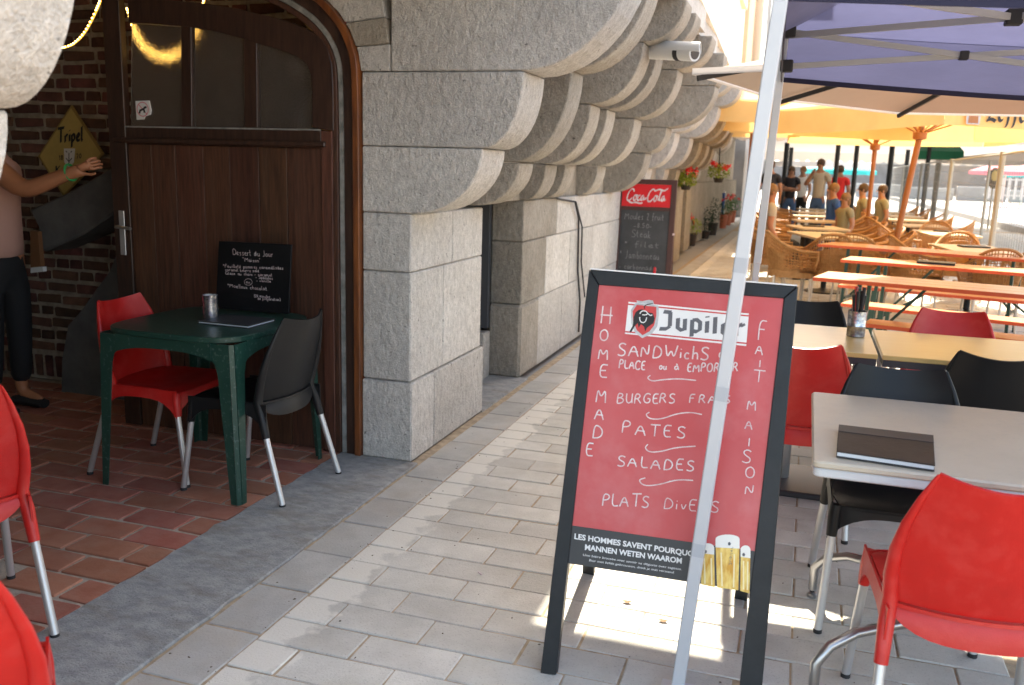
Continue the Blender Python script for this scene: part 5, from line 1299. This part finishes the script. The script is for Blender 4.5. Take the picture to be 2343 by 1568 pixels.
# ------------------------------------------------------------------ red drinks chalkboard against the wall
cb = empty("drinks_chalkboard", (-1.6, 9.4, 0), "tall chalkboard with a red soft drink header leaning by the granite wall", "blackboard")
x0, x1, zt = -1.915 + 1.6, -1.29 + 1.6, 1.405
lean = lambda z: .10 * z / 1.4
def cbf(x, z): return Vector((x, lean(z) - .02, z))
def cbx(a, c, z0, z1, y0, y1, nm, mt, bev=.002):
    b = MB(); P = [Vector((x, lean(z) + y, z)) for y in (y0, y1) for z in (z0, z1) for x in (a, c)]
    b.add(P, [(0, 1, 3, 2), (4, 6, 7, 5), (0, 4, 5, 1), (2, 3, 7, 6), (0, 2, 6, 4), (1, 5, 7, 3)]); return b.build(nm, mt, cb, bevel=bev)
cbx(x0, x0 + .055, 0, zt, -.02, .02, "frame_side", M_brownframe); cbx(x1 - .055, x1, 0, zt, -.02, .02, "frame_side", M_brownframe); cbx(x0 + .056, x1 - .056, zt - .05, zt, -.018, .018, "frame_rail", M_brownframe); cbx(x0 + .056, x1 - .056, .12, .17, -.018, .018, "frame_rail", M_brownframe)
cbx(x0 + .056, x1 - .056, 1.12, zt - .051, -.010, .01, "header", M_cokered); cbx(x0 + .056, x1 - .056, 1.085, 1.119, -.018, .012, "frame_rail", M_brownframe); cbx(x0 + .056, x1 - .056, .171, 1.084, -.008, .01, "slate", M_slate2)
S = [[(.95, .75), (.8, 1.0), (.45, .95), (.12, .5), (.1, .08), (.4, -.05), (.8, .25)], [(1.25, .5), (1.0, .4), (1.0, .05), (1.25, .0), (1.4, .3), (1.25, .5), (1.5, .42)], [(1.85, .45), (1.6, .45), (1.5, .1), (1.75, 0), (2.0, .25)],
     [(2.3, .45), (2.05, .42), (2.0, .08), (2.2, .02), (2.35, .45), (2.35, .05), (2.6, .2), (2.75, .3)], [(3.75, .85), (3.5, 1.05), (3.1, .85), (2.85, .35), (2.95, 0), (3.3, -.05), (3.65, .25)], [(4.0, .5), (3.75, .4), (3.75, .05), (4.0, 0), (4.15, .3), (4.0, .5), (4.25, .4)],
     [(4.3, .1), (4.55, .7), (4.7, 1.0), (4.5, .9), (4.4, .1), (4.65, .1)], [(5.1, .45), (4.8, .42), (4.75, .08), (4.95, .02), (5.1, .45), (5.1, .05), (5.35, .2)], [(.4, -.05), (.8, -.2), (1.4, -.1), (1.9, -.22), (2.3, -.15)], [(3.75, .85), (4.3, 1.05), (4.9, .85), (5.4, 1.1)]]
b = MB(); ribbons(b, [chaikin(s_) for s_ in S], lambda x, y: Vector((x0 + .10 + x * .078 + y * .012, lean(1.17 + y * .13) - .0108, 1.18 + y * .125)), .009, (.05, .06), .001); link("brand_script", b.mesh("brand_script", fix=False), M_chalk, cb)
for txt, xx, z, h, wd in (("Moules 2 fruit", .10, .985, .075, .42), ("-8.50-", .20, .90, .05, .2), ("Steak", .18, .80, .08, .22), ("* filet", .10, .70, .06, .40), ("* Jambonneau", .07, .575, .085, .43), ("- carbonnades", .07, .46, .06, .42), ("spaghetti", .15, .36, .06, .30)):
    txt = txt.replace("*", "*")
    st, W = word_strokes("".join(ch if (ch in G or ch == ' ') else '-' for ch in txt), .05); b = MB()
    ribbons(b, st, lambda x, y: Vector((x0 + xx + x * wd / W, lean(z + y * h) - .0085, z + y * h)), .005, None, .001); link("chalk_line", b.mesh("chalk_line", fix=False), mat("dim_chalk" + txt[:3], (.22, .22, .22), .9), cb)
MB().tube([(x1 - .17, lean(.45) - .02, .40), (x1 - .17, lean(.5) - .02, .50)], [.016, .012], 8).build("printed_bottle", M_cokered, cb, True)
MB().box(x1 - .01, x1 + .012, lean(.85) - .03, lean(.85) - .015, .84, .86).build("clip", M_chalk, cb)
for s in (x0 + .03, x1 - .03): MB().bar((s, .02 + .3, 0), (s, lean(1.35) + .03, 1.35), .03, .02).build("rear_leg", M_brownframe, cb)

# ------------------------------------------------------------------ beer tables and benches
def plank_table(name, loc, ang, L, Wd, z, label, cat, group, th=.028):
    t = empty(name, (loc[0], loc[1], 0), label, cat, group, math.radians(ang))
    nb = 3 if Wd > .3 else 1; w_ = Wd / nb
    for i in range(nb):
        y = -Wd / 2 + w_ * i; MB().box(-L / 2, L / 2, y + .001, y + w_ - .001, z - th, z).build("plank", M_orangewood, t, bevel=.003)
    for s in (-1, 1): MB().box(-L / 2, L / 2, s * (Wd / 2 + .003) - .003, s * (Wd / 2 + .003) + .003, z - th + .001, z - .001).build("edge_strip", M_orangeedge, t)
    hw = Wd * .42
    for s in (-1, 1):
        x = s * (L / 2 - .32)
        for q in (-1, 1): MB().bar((x, q * hw, z - th), (x + s * .02, q * hw * 1.02, 0), .028).build("leg", M_greensteel, t)
        MB().bar((x, -hw, z * .28), (x, hw, z * .28), .022).build("crossbar", M_greensteel, t)
        MB().bar((x, 0, z * .3), (x - s * .42, 0, z - th - .01), .02).build("brace", M_greensteel, t)
    return t
bl = ("nearest", "middle", "farthest")
for i, (x, y, a) in enumerate(((1.22, 6.86, -13), (1.45, 8.42, -14), (1.27, 10.1, -20))):
    plank_table("beer_table", (x, y), a, 2.2, .50 if i != 1 else .42, .77, ("long orange beer garden table nearest to the yellow tables", "long orange beer garden table carrying the dark menu folder", "long orange beer garden table closest to the wicker chairs")[i], "table", "orange beer garden tables")
for i, (x, y, a, lb) in enumerate(((1.55, 6.58, -14, "orange bench pushed under the nearest long table"), (1.42, 7.50, -18, "orange bench between the nearest and the middle long table"), (1.45, 8.9, -14, "orange bench behind the middle long table"), (1.75, 6.05, -14, "orange bench in front of the nearest long table"))):
    plank_table("bench", (x, y), a, 2.2, .25, .48, lb, "bench", "orange beer garden benches")
p = onZ(1968, 573 + 200, .77); p = onZ((2200 + 1590 / 2.929) * .781, (580 + 560 / 2.929) * .781, .775)
mm = empty("menu_folder", (p.x, p.y, .772), "dark menu folder lying on the middle orange beer table", "menu", None, math.radians(-10))
MB().box(-.15, .15, -.11, .11, 0, .015).build("cover", M_menuband, mm, bevel=.002); MB().box(-.15, .15, -.112, -.06, .0152, .017).build("cover_band", M_menu, mm)
MB().box(-.146, .146, -.106, .106, -.0025, -.0002).build("pages", M_paper, mm)

# ------------------------------------------------------------------ wicker chairs and bistro tables
def wicker_meshes():
    D = {}
    def rim(u):      # U-shaped arm and back rail
        a = math.pi * (1 - u) ; s = math.sin(a); c = math.cos(a)
        return Vector((.285 * (abs(c) ** .75) * (1 if c > 0 else -1), .26 - .54 * s ** .8, .63 + .21 * s ** 2.2))
    def base(u):
        a = math.pi * (1 - u); s = math.sin(a); c = math.cos(a)
        return Vector((.235 * (abs(c) ** .75) * (1 if c > 0 else -1), .22 - .44 * s ** .8, .40))
    N = 40; rp = [rim(i / N) for i in range(N + 1)]; bp_ = [base(i / N) for i in range(N + 1)]
    fr = [Vector((rp[0].x, rp[0].y + .01, .60)), Vector((bp_[0].x + .01 * (1 if rp[0].x > 0 else -1), .25, .42))]
    D['rim'] = (MB().tube([Vector((bp_[0].x, .24, .40)), Vector((rp[0].x, .265, .55))] + rp + [Vector((rp[-1].x, .265, .55)), Vector((bp_[-1].x, .24, .40))], .016, 8).mesh("rim", smooth=True), 0)
    b = MB()
    for i in range(1, N): b.tube([bp_[i], bp_[i].lerp(rp[i], .5) + Vector((0, -.01 * math.sin(math.pi * i / N), 0)), rp[i]], .0048, 4, cap=False)
    for t in (.12, .24, .36, .48, .74, .9): b.tube([bp_[i].lerp(rp[i], t) for i in range(N + 1)], .006, 4)
    D['weave'] = (b.mesh("weave"), 0)
    b = MB(); b.grid(lambda u, v: base(.22 + .56 * u).lerp(rim(.22 + .56 * u), v * .62) + Vector((0, .006, 0)), 16, 6, .006); D['back_panel'] = (b.mesh("back_panel", smooth=True), 0)
    b = MB(); b.prism([(p.x, p.y) for p in bp_] + [(-.22, .25), (.22, .25)][::1] if bp_[0].x < 0 else [(p.x, p.y) for p in bp_], 'z', .395, .43); D['seat'] = (b.mesh("seat", bevel=.006), 0)
    b = MB(); b.grid(lambda u, v: base(u) + Vector((0, 0, -.08 * v)), 24, 1, .008); b.grid(lambda u, v: (-.235 + .47 * u, .235, .40 - .07 * v), 8, 1, .008); D['seat_band'] = (b.mesh("seat_band"), 0)
    for i, (x, y) in enumerate(((-.21, .21), (.21, .21), (-.19, -.19), (.19, -.19))):
        D['leg%d' % i] = (MB().tube([(x, y, .34), (x * 1.1, y * (1.15 if y < 0 else 1.04), 0)], .012, 8).mesh("leg", smooth=True), 1)
    return D
WK = wicker_meshes()
for k, (me, mi) in WK.items(): me.materials.append(M_wicker if mi == 0 else M_whiteleg)
WG = "wicker armchairs on the terrace"
def wchair(x, y, h, label, jitter=True):
    t = empty("wicker_chair", (x, y, 0), label, "chair", WG, math.radians(h - 90))
    for k, (me, mi) in WK.items():
        if y > 17 and mi == 1 and k in ('leg2', 'leg3'): continue
        link(k.rstrip('0123456789'), me, None, t)
wchair(-.14, 11.05, 12, "wicker armchair nearest to the menu board, turned side on, in front of its table")
far_lab = "wicker armchair in the crowded rows further down the terrace"
wl = [(-.42, 12.45, 5, "second wicker armchair in the left row, beside the pavement"), (-.5, 13.75, 10, "wicker armchair of the seated sandy-haired person's table, third in the left row"), (.62, 11.35, 75, "wicker armchair seen from behind between the wooden pole and the long tables"),
      (.98, 13.0, 190, "wicker armchair on the right of the first left-hand bistro table"), (.86, 14.3, 190, "wicker armchair on the right of the second left-hand bistro table"),
      (1.82, 12.25, 262, "wicker armchair behind the first right-hand table, near the fence post"), (1.85, 10.05, 92, "wicker armchair in front of the first right-hand table, behind the long tables"), (1.22, 11.2, 10, "wicker armchair with its back to the wooden pole at the first right-hand table"),
      (1.95, 15.3, 265, "wicker armchair behind the second right-hand table"), (1.9, 12.95, 92, "wicker armchair in front of the second right-hand table"), (1.28, 14.1, 8, "wicker armchair left of the second right-hand table")]
wl += [(.30, 11.15, 100, "wicker armchair at the near end of the first left-hand bistro table"), (1.02, 12.15, 185, "wicker armchair nearest to the wooden pole on its left side"), (-.48, 15.0, 5, "fourth wicker armchair in the left row"), (2.3, 11.1, 185, "wicker armchair between the first right-hand table and the fence")]
for w_ in wl: wchair(*w_)
rr = random.Random(5)
for i in range(20):
    row = i // 4; col = i % 4; wchair((-.55, .78, 1.3, 2.3)[col] + rr.uniform(-.08, .08), 16.0 + row * 1.75 + rr.uniform(-.2, .2), (0, 182, 5, 185)[col] + rr.uniform(-20, 20), "wicker armchair in %s of the far rows, %s" % (("the first", "the second", "the third", "the fourth", "the last")[row], ("beside the pavement", "left of the middle aisle", "right of the middle aisle", "next to the fence")[col]))
def btable(x, y, a, lx, ly, label, g="bistro tables on the terrace", menu=True):
    t = empty("bistro_table", (x, y, 0), label, "table", g, math.radians(a))
    MB().prism(rrect(-lx / 2, lx / 2, -ly / 2, ly / 2, .06), 'z', .715, .742).build("tabletop", M_bistro, t, bevel=.004)
    MB().tube([(0, 0, .715), (0, 0, .04)], .035, 12).build("column", M_frameblack, t, True); MB().lathe([(.24, 0), (.24, .015), (.06, .04), (.03, .06)], 20).build("base_plate", M_frameblack, t, True)
btable(.30, 12.35, 18, .72, 1.25, "first left-hand bistro table beside the nearest wicker armchair"); btable(.18, 14.1, 15, .72, .9, "second left-hand bistro table, in front of the sandy-haired person")
btable(1.82, 11.15, 8, .66, 1.15, "first right-hand bistro table, near the fence"); btable(1.92, 14.1, 8, .66, 1.15, "second right-hand bistro table, near the fence")
for i in range(8): btable((.15, 1.85)[i % 2] + rr.uniform(-.05, .05), 16.1 + (i // 2) * 1.8, rr.uniform(-4, 12), .7, .8, "bistro table in %s of the far rows, %s" % (("the first", "the second", "the third", "the fourth")[i // 2], ("on the pavement side", "on the fence side")[i % 2]))
for x, y, z, lb in ((.36, 12.2, .744, "first left-hand bistro table"), (1.85, 11.35, .744, "first right-hand bistro table"), (1.95, 14.4, .744, "second right-hand bistro table"), (.12, 14.2, .744, "second left-hand bistro table")):
    t = empty("menu_folder", (x, y, z), "dark menu folder lying on the " + lb, "menu", None, rr.uniform(-.3, .3)); MB().box(-.15, .15, -.1, .1, 0, .012).build("cover", M_menu, t, bevel=.002); MB().box(-.147, .147, -.097, .097, .0122, .016).build("cover", M_menuband, t)

# ------------------------------------------------------------------ people further down
M_blue_sh = mat("blue_shirt", (.03, .10, .35), .85); M_beige = mat("beige_shirt", (.48, .42, .34), .85); M_redsh = mat("red_shirt", (.70, .03, .03), .85); M_dk = mat("dark_shirt", (.02, .02, .03), .85); M_greysh = mat("olive_shirt", (.28, .26, .17), .85); M_jeans = mat("jeans", (.05, .11, .25), .85); M_whitesh = mat("white_shirt", (.7, .7, .72), .85)
person((.24, 22), 250, 1.84, "standing man in a beige T-shirt raising one hand to his chin", M_beige, M_jeans, M_hair, {'elR': (.28, .10, 1.20), 'wrR': (.10, .22, 1.45)})
person((-.42, 24), 265, 1.68, "woman in a black top and jeans standing with folded arms", M_dk, M_jeans, M_hair, {'elL': (-.24, .06, 1.15), 'wrL': (.02, .2, 1.2), 'elR': (.24, .06, 1.15), 'wrR': (-.02, .22, 1.16)}, long_hair=True)
person((.70, 23), 90, 1.72, "person in a bright red shirt standing behind the dark post", M_redsh, M_trousers, M_hair)
person((-.78, 20), 100, 1.76, "person in dark clothes standing beside the pale tent pole", M_dk, M_trousers, M_hair)
person((-.15, 25.5), 240, 1.7, "person in a white shirt behind the woman with folded arms", M_whitesh, M_trousers, M_hair2)
person((.45, 17.2), 200, 1.72, "seated person in a blue shirt left of the dark post", M_blue_sh, M_trousers, M_hair2, sit=True, seat=.46)
person((.60, 15.6), 215, 1.45, "seated fair-haired child between the two dark posts", M_greysh, M_jeans, M_hair2, sit=True, seat=.45, long_hair=True)
person((-.50, 13.6), 15, 1.70, "seated sandy-haired person in beige at the left edge of the terrace", M_beige, M_trousers, M_hair2, sit=True, seat=.46, skin=M_skin2)
person((1.00, 18.3), 190, 1.72, "seated person in an olive shirt right of the second dark post", M_greysh, M_trousers, M_hair, sit=True, seat=.46)
person((1.35, 18.5), 200, 1.7, "seated person with brown hair beside the thin wooden pole", M_greysh, M_trousers, M_hair, sit=True, seat=.46)

# ------------------------------------------------------------------ flowers
def plant(x, y, z, r, h, label, leafm, flowers=0, pot=None, potr=.12, poth=.2, cat="plant", name="flower_pot", group=None):
    t = empty(name, (x, y, z), label, cat, group)
    if pot: MB().lathe([(potr * .75, 0), (potr, poth), (potr * 1.08, poth), (potr * 1.08, poth + .02), (potr * .9, poth + .02), (.01, poth + .0)], 16).build("pot", pot, t, True)
    else: poth = 0
    b = MB(); rr_ = random.Random(int(x * 100 + y * 10))
    for i in range(420):
        a = rr_.uniform(0, 6.28); q = rr_.random() ** .5; rad = r * q; zz = poth + h * rr_.random() ** .8 * (1 - .35 * q * q)
        p = Vector((rad * math.cos(a), rad * math.sin(a), zz)); s = rr_.uniform(.012, .03); u = Vector((rr_.uniform(-1, 1), rr_.uniform(-1, 1), rr_.uniform(-.3, 1))).normalized(); v = u.cross(Vector((rr_.uniform(-1, 1), rr_.uniform(-1, 1), rr_.uniform(-1, 1)))).normalized()
        b.add([p - u * s, p + v * s * .6, p + u * s, p - v * s * .6], [(0, 1, 2, 3)])
    o = b.build("foliage", leafm, t); o['kind'] = 'stuff'
    b = MB(); b.tube([(0, 0, poth * .8), (0, 0, poth + h * .5)], .012, 6); b.build("stem", leafm, t)
    for i in range(flowers):
        a = rr_.uniform(0, 6.28); q = rr_.random() ** .5 * r; zz = poth + h * rr_.uniform(.65, 1.1); b = MB()
        for j in range(16):
            p = Vector((q * math.cos(a), q * math.sin(a), zz)) + Vector([rr_.gauss(0, .022) for _ in range(3)]); u = Vector([rr_.uniform(-1, 1) for _ in range(3)]).normalized() * .022; v = u.cross(Vector([rr_.uniform(-1, 1) for _ in range(3)])).normalized() * .018
            b.add([p - u, p + v, p + u, p - v], [(0, 1, 2, 3)])
        b.build("flower_head", M_flower, t)
    return t
plant(-2.22, 18.7, 0, .24, .34, "pot of red geraniums on the pavement right of the chalkboard", M_leafy, 10, M_pot, .15, .24)
plant(-2.16, 20.9, 0, .25, .55, "round dark clipped bush in a low pot behind the geraniums", M_bush, 0, M_pot, .13, .16)
plant(-2.12, 22.2, 0, .26, .62, "second round dark bush in a taller pot", M_bush, 0, M_pot, .14, .28)
for i in range(3): plant(-2.15, 25.2 + 1.5 * i, 0, .28, .5, "pot of red geraniums in the distant row by the facade, %s" % ("nearest to the blue post", "in the middle", "farthest away")[i], M_leaf, 8, M_terracotta, .15, .35, group="distant geranium pots")
plant(-1.90, 15.0, 1.20, .17, .26, "hanging basket with red and yellowish flowers beside the chalkboard", M_leafy, 6, M_pot, .09, .06, name="hanging_basket")
plant(-1.66, 18.0, 1.30, .22, .30, "hanging basket of red flowers under the far corbels", M_leafy, 9, M_pot, .10, .08, name="hanging_basket")
for x, y, z in ((-1.9, 15.0, 1.2), (-1.66, 18.0, 1.3)):
    t = tag(MB().tube([(x, y, z + .05), (x - .02, y + .02, z + .75), (x - .3, y + .02, z + .80)], .012, 6).build("basket_hook", M_rubber, smooth=True), "iron hook holding the %s hanging basket" % ("nearer" if y < 16 else "farther"), "hook")
bb = empty("blue_post", (-2.2, 25.4, 0), "narrow blue post standing by the distant flower pots", "post"); MB().box(-.06, .06, -.06, .06, 0, .95).build("post_body", M_blue_sh, bb); MB().box(-.07, .07, -.07, .07, .95, .99).build("cap", M_printwhite, bb)

# ------------------------------------------------------------------ fence, quay and background
fe = empty("site_fence", (2.5, 15, 0), "galvanised mesh fence with round posts along the edge of the terrace", "fence")
fl_ = [(2.36, 8.5), (2.41, 13.5), (2.55, 19), (2.67, 25), (2.8, 31), (2.95, 38)]
for i, (x, y) in enumerate(fl_):
    MB().tube([(x - 2.5, y - 15, 0), (x - 2.5, y - 15, 1.87)], .038 if i < 3 else .03, 10).build("post", M_galv, fe, True)
    MB().box(x - 2.9, x - 2.1, y - 15.12, y - 14.88, 0, .14).build("foot_block", M_kerb, fe, bevel=.01)
    if i:
        a = Vector((fl_[i - 1][0] - 2.5, fl_[i - 1][1] - 15, 0)); c = Vector((x - 2.5, y - 15, 0))
        for z in (1.84, .2): MB().tube([a + Vector((0, 0, z)), c + Vector((0, 0, z))], .016, 6).build("rail", M_galv, fe, True)
        b = MB(); n = int((c - a).length / .14)
        for j in range(1, n): p = a.lerp(c, j / n); b.bar(p + Vector((0, 0, .2)), p + Vector((0, 0, 1.84)), .004)
        for j in range(1, 8): z = .2 + j * .205; b.bar(a + Vector((0, 0, z)), c + Vector((0, 0, z)), .004)
        tag(b.build("wire_mesh", M_galv, fe), kind='stuff')
q = MB(); P = [(6.0, 5), (6.02, 20), (6.05, 30), (6.05, 40), (5.9, 56), (5.2, 75)]
for a, c in zip(P, P[1:]): q.prism([a, (a[0] + .45, a[1]), (c[0] + .45, c[1]), c], 'z', -.05, .15)
tag(q.build("kerb", M_kerb), kind='structure')
hs = empty("quay_barrier", (14, 70, 0), "long pale concrete barrier beyond the sunlit quay", "wall")
for i in range(9): MB().box(-14 + i * 3.3, -14 + i * 3.3 + 3.1, -.3, .3, 0, 1.0 if i % 2 else .85).build("concrete_block", M_concrete if i % 3 else M_kerb, hs, bevel=.05)
pf = empty("white_railing", (18, 52, 0), "white picket railing beyond the quay at the right edge", "fence")
for i in range(34): MB().box(-9.2 + i * .3, -9.2 + i * .3 + .12, -.03, .03, .55, 1.62).build("picket", M_whitecan, pf)
for z in (.7, 1.5): MB().box(-9.4, 1.4, .04, .08, z, z + .08).build("rail", M_whitecan, pf)
rs = empty("round_sign", (5.2, 30, 0), "small oval dark and yellow sign on a post beyond the fence", "sign")
MB().tube([(0, 0, 0), (0, 0, 1.7)], .03, 8).build("post", M_galv, rs, True)
b = MB(); ball(b, (0, -.05, 1.55), .24, 14, 8, (.75, .15, 1.3)); b.build("sign_face", M_frameblack, rs, True); b = MB(); ball(b, (0, -.08, 1.62), .13, 12, 8, (.75, .12, 1.2)); b.build("sign_mark", M_diamond, rs, True)
def umb(x, y, r, z, m_, label):
    t, V, top = canopy("market_umbrella", label, "umbrella", [(x + r * math.cos(a), y + r * math.sin(a)) for a in [i * math.pi / 4 for i in range(8)]], z, .7, m_, "umbrellas in the distance", vdrop=.18)
    MB().tube([(0, 0, 0), (0, 0, z + .6)], .04, 8).build("pole", M_whiteleg, t, True)
umb(.5, 40, 2.0, 2.02, M_whitecan, "large white umbrella beyond the standing people"); umb(1.3, 46, 1.7, 1.75, M_teal, "turquoise umbrella behind the white one"); umb(11.0, 60, 2.0, 2.0, mat("pink_canopy", (.75, .2, .25), .8, transl=.3), "pink umbrella beyond the quay"); umb(13.2, 66, 1.6, 1.9, M_teal, "turquoise umbrella beside the pink one")
def house(x, y, wd, dp_, ht, m_, label, nx, nz, roof=3.0, zs=0):
    t = empty("town_house", (x, y, 0), label, "building", "houses beyond the quay")
    MB().box(-wd / 2, wd / 2, 0, dp_, zs, ht).build("wall", m_, t); MB().prism([(-.3, ht), (dp_ / 2, ht + roof), (dp_ + .3, ht)], 'x', -wd / 2 - .2, wd / 2 + .2).build("roof", M_roof, t) if roof else None
    fm = MB().box(-.62, .62, -.06, .1, -.95, .95).mesh("window"); pm_ = MB().box(-.5, .5, -.09, -.02, -.82, .82).mesh("pane")
    for i in range(nx):
        for j in range(nz):
            o = link("window", fm, M_shutter, t); o.location = (-wd / 2 + wd * (i + .5) / nx, 0, 1.9 + j * 3.1); p = link("pane", pm_, M_windark, o)
cols = [M_farstone, mat("dull_wall", (.40, .38, .35), .9), mat("dull_pink_wall", (.34, .24, .2), .9), mat("tan_wall", (.28, .22, .17), .9), M_farstone, mat("grey_wall", (.26, .26, .27), .9), mat("dull_white_wall", (.45, .43, .40), .9)]
x = -12; i = 0
hl_ = ["grey stone house", "white rendered house", "pinkish house", "tan house", "dark stone house", "grey house", "pale house"]
while x < 95:
    wd = 9 + (i * 37 % 5); house(x + wd / 2, 105 + (i * 13 % 7), wd - .4, 9, 8 + (i * 7 % 4), cols[i % 7], hl_[i % 7] + (" beyond the quay, left part" if x < 14 else " beyond the quay, centre" if x < 50 else " far beyond the quay, right part"), 3, 2); x += wd; i += 1
house(-5.2, 33, 6.0, 10, 11, M_farstone, "stone house closing the view behind the flower pots", 2, 3)
nw = empty("far_wall", (9, 88, 0), "low grey retaining wall in front of the distant houses", "wall"); MB().box(-30, 60, 0, .5, 0, 2.6).build("wall_body", M_farstone, nw); MB().box(-30, 60, -.1, .6, 2.6, 2.8).build("coping", M_concrete, nw)

# ------------------------------------------------------------------ grit, leaves and butts lying on the paving
b = MB(); rr3 = random.Random(21)
for i in range(240):
    x = rr3.uniform(-1.75, 1.2); y = 1.9 + 5 * rr3.random() ** 1.4
    if rr3.random() < .3: x = rr3.gauss(-1.55, .03)
    s = rr3.uniform(.002, .006); a = rr3.uniform(0, 6.28); p = Vector((x, y, .003)); u = Vector((math.cos(a), math.sin(a), .1)) * s; v = Vector((-math.sin(a), math.cos(a), .1)) * s * rr3.uniform(.3, .8)
    b.add([p - u, p - v, p + u, p + v, p + Vector((0, 0, s * .6))], [(0, 1, 4), (1, 2, 4), (2, 3, 4), (3, 0, 4)])
tag(b.build("grit", mat("grit", (.12, .09, .06), .9)), kind='stuff')
for x, y, a, lb in ((-.34, 2.83, .5, "small dry leaf on the sunlit paving under the red board"), (-.48, 2.92, 1.9, "tiny curled leaf on the paving behind the first dry leaf"), (-1.03, 2.93, 2.5, "pale cigarette end on the paving left of the red board")):
    b = MB()
    if "cigarette" in lb: b.tube([(x, y, .006), (x + .022 * math.cos(a), y + .022 * math.sin(a), .006)], .0035, 8); tag(b.build("cigarette_end", M_chalk, smooth=True), lb, "litter")
    else: b.grid(lambda u, v: (x + (u - .5) * .035, y + (v - .5) * .022 * math.sin(math.pi * max(.05, min(.95, u))), .004 + .006 * abs(u - .5)), 6, 3); tag(b.build("dry_leaf", mat("dry_leaf", (.16, .09, .04), .8), smooth=True), lb, "leaf")
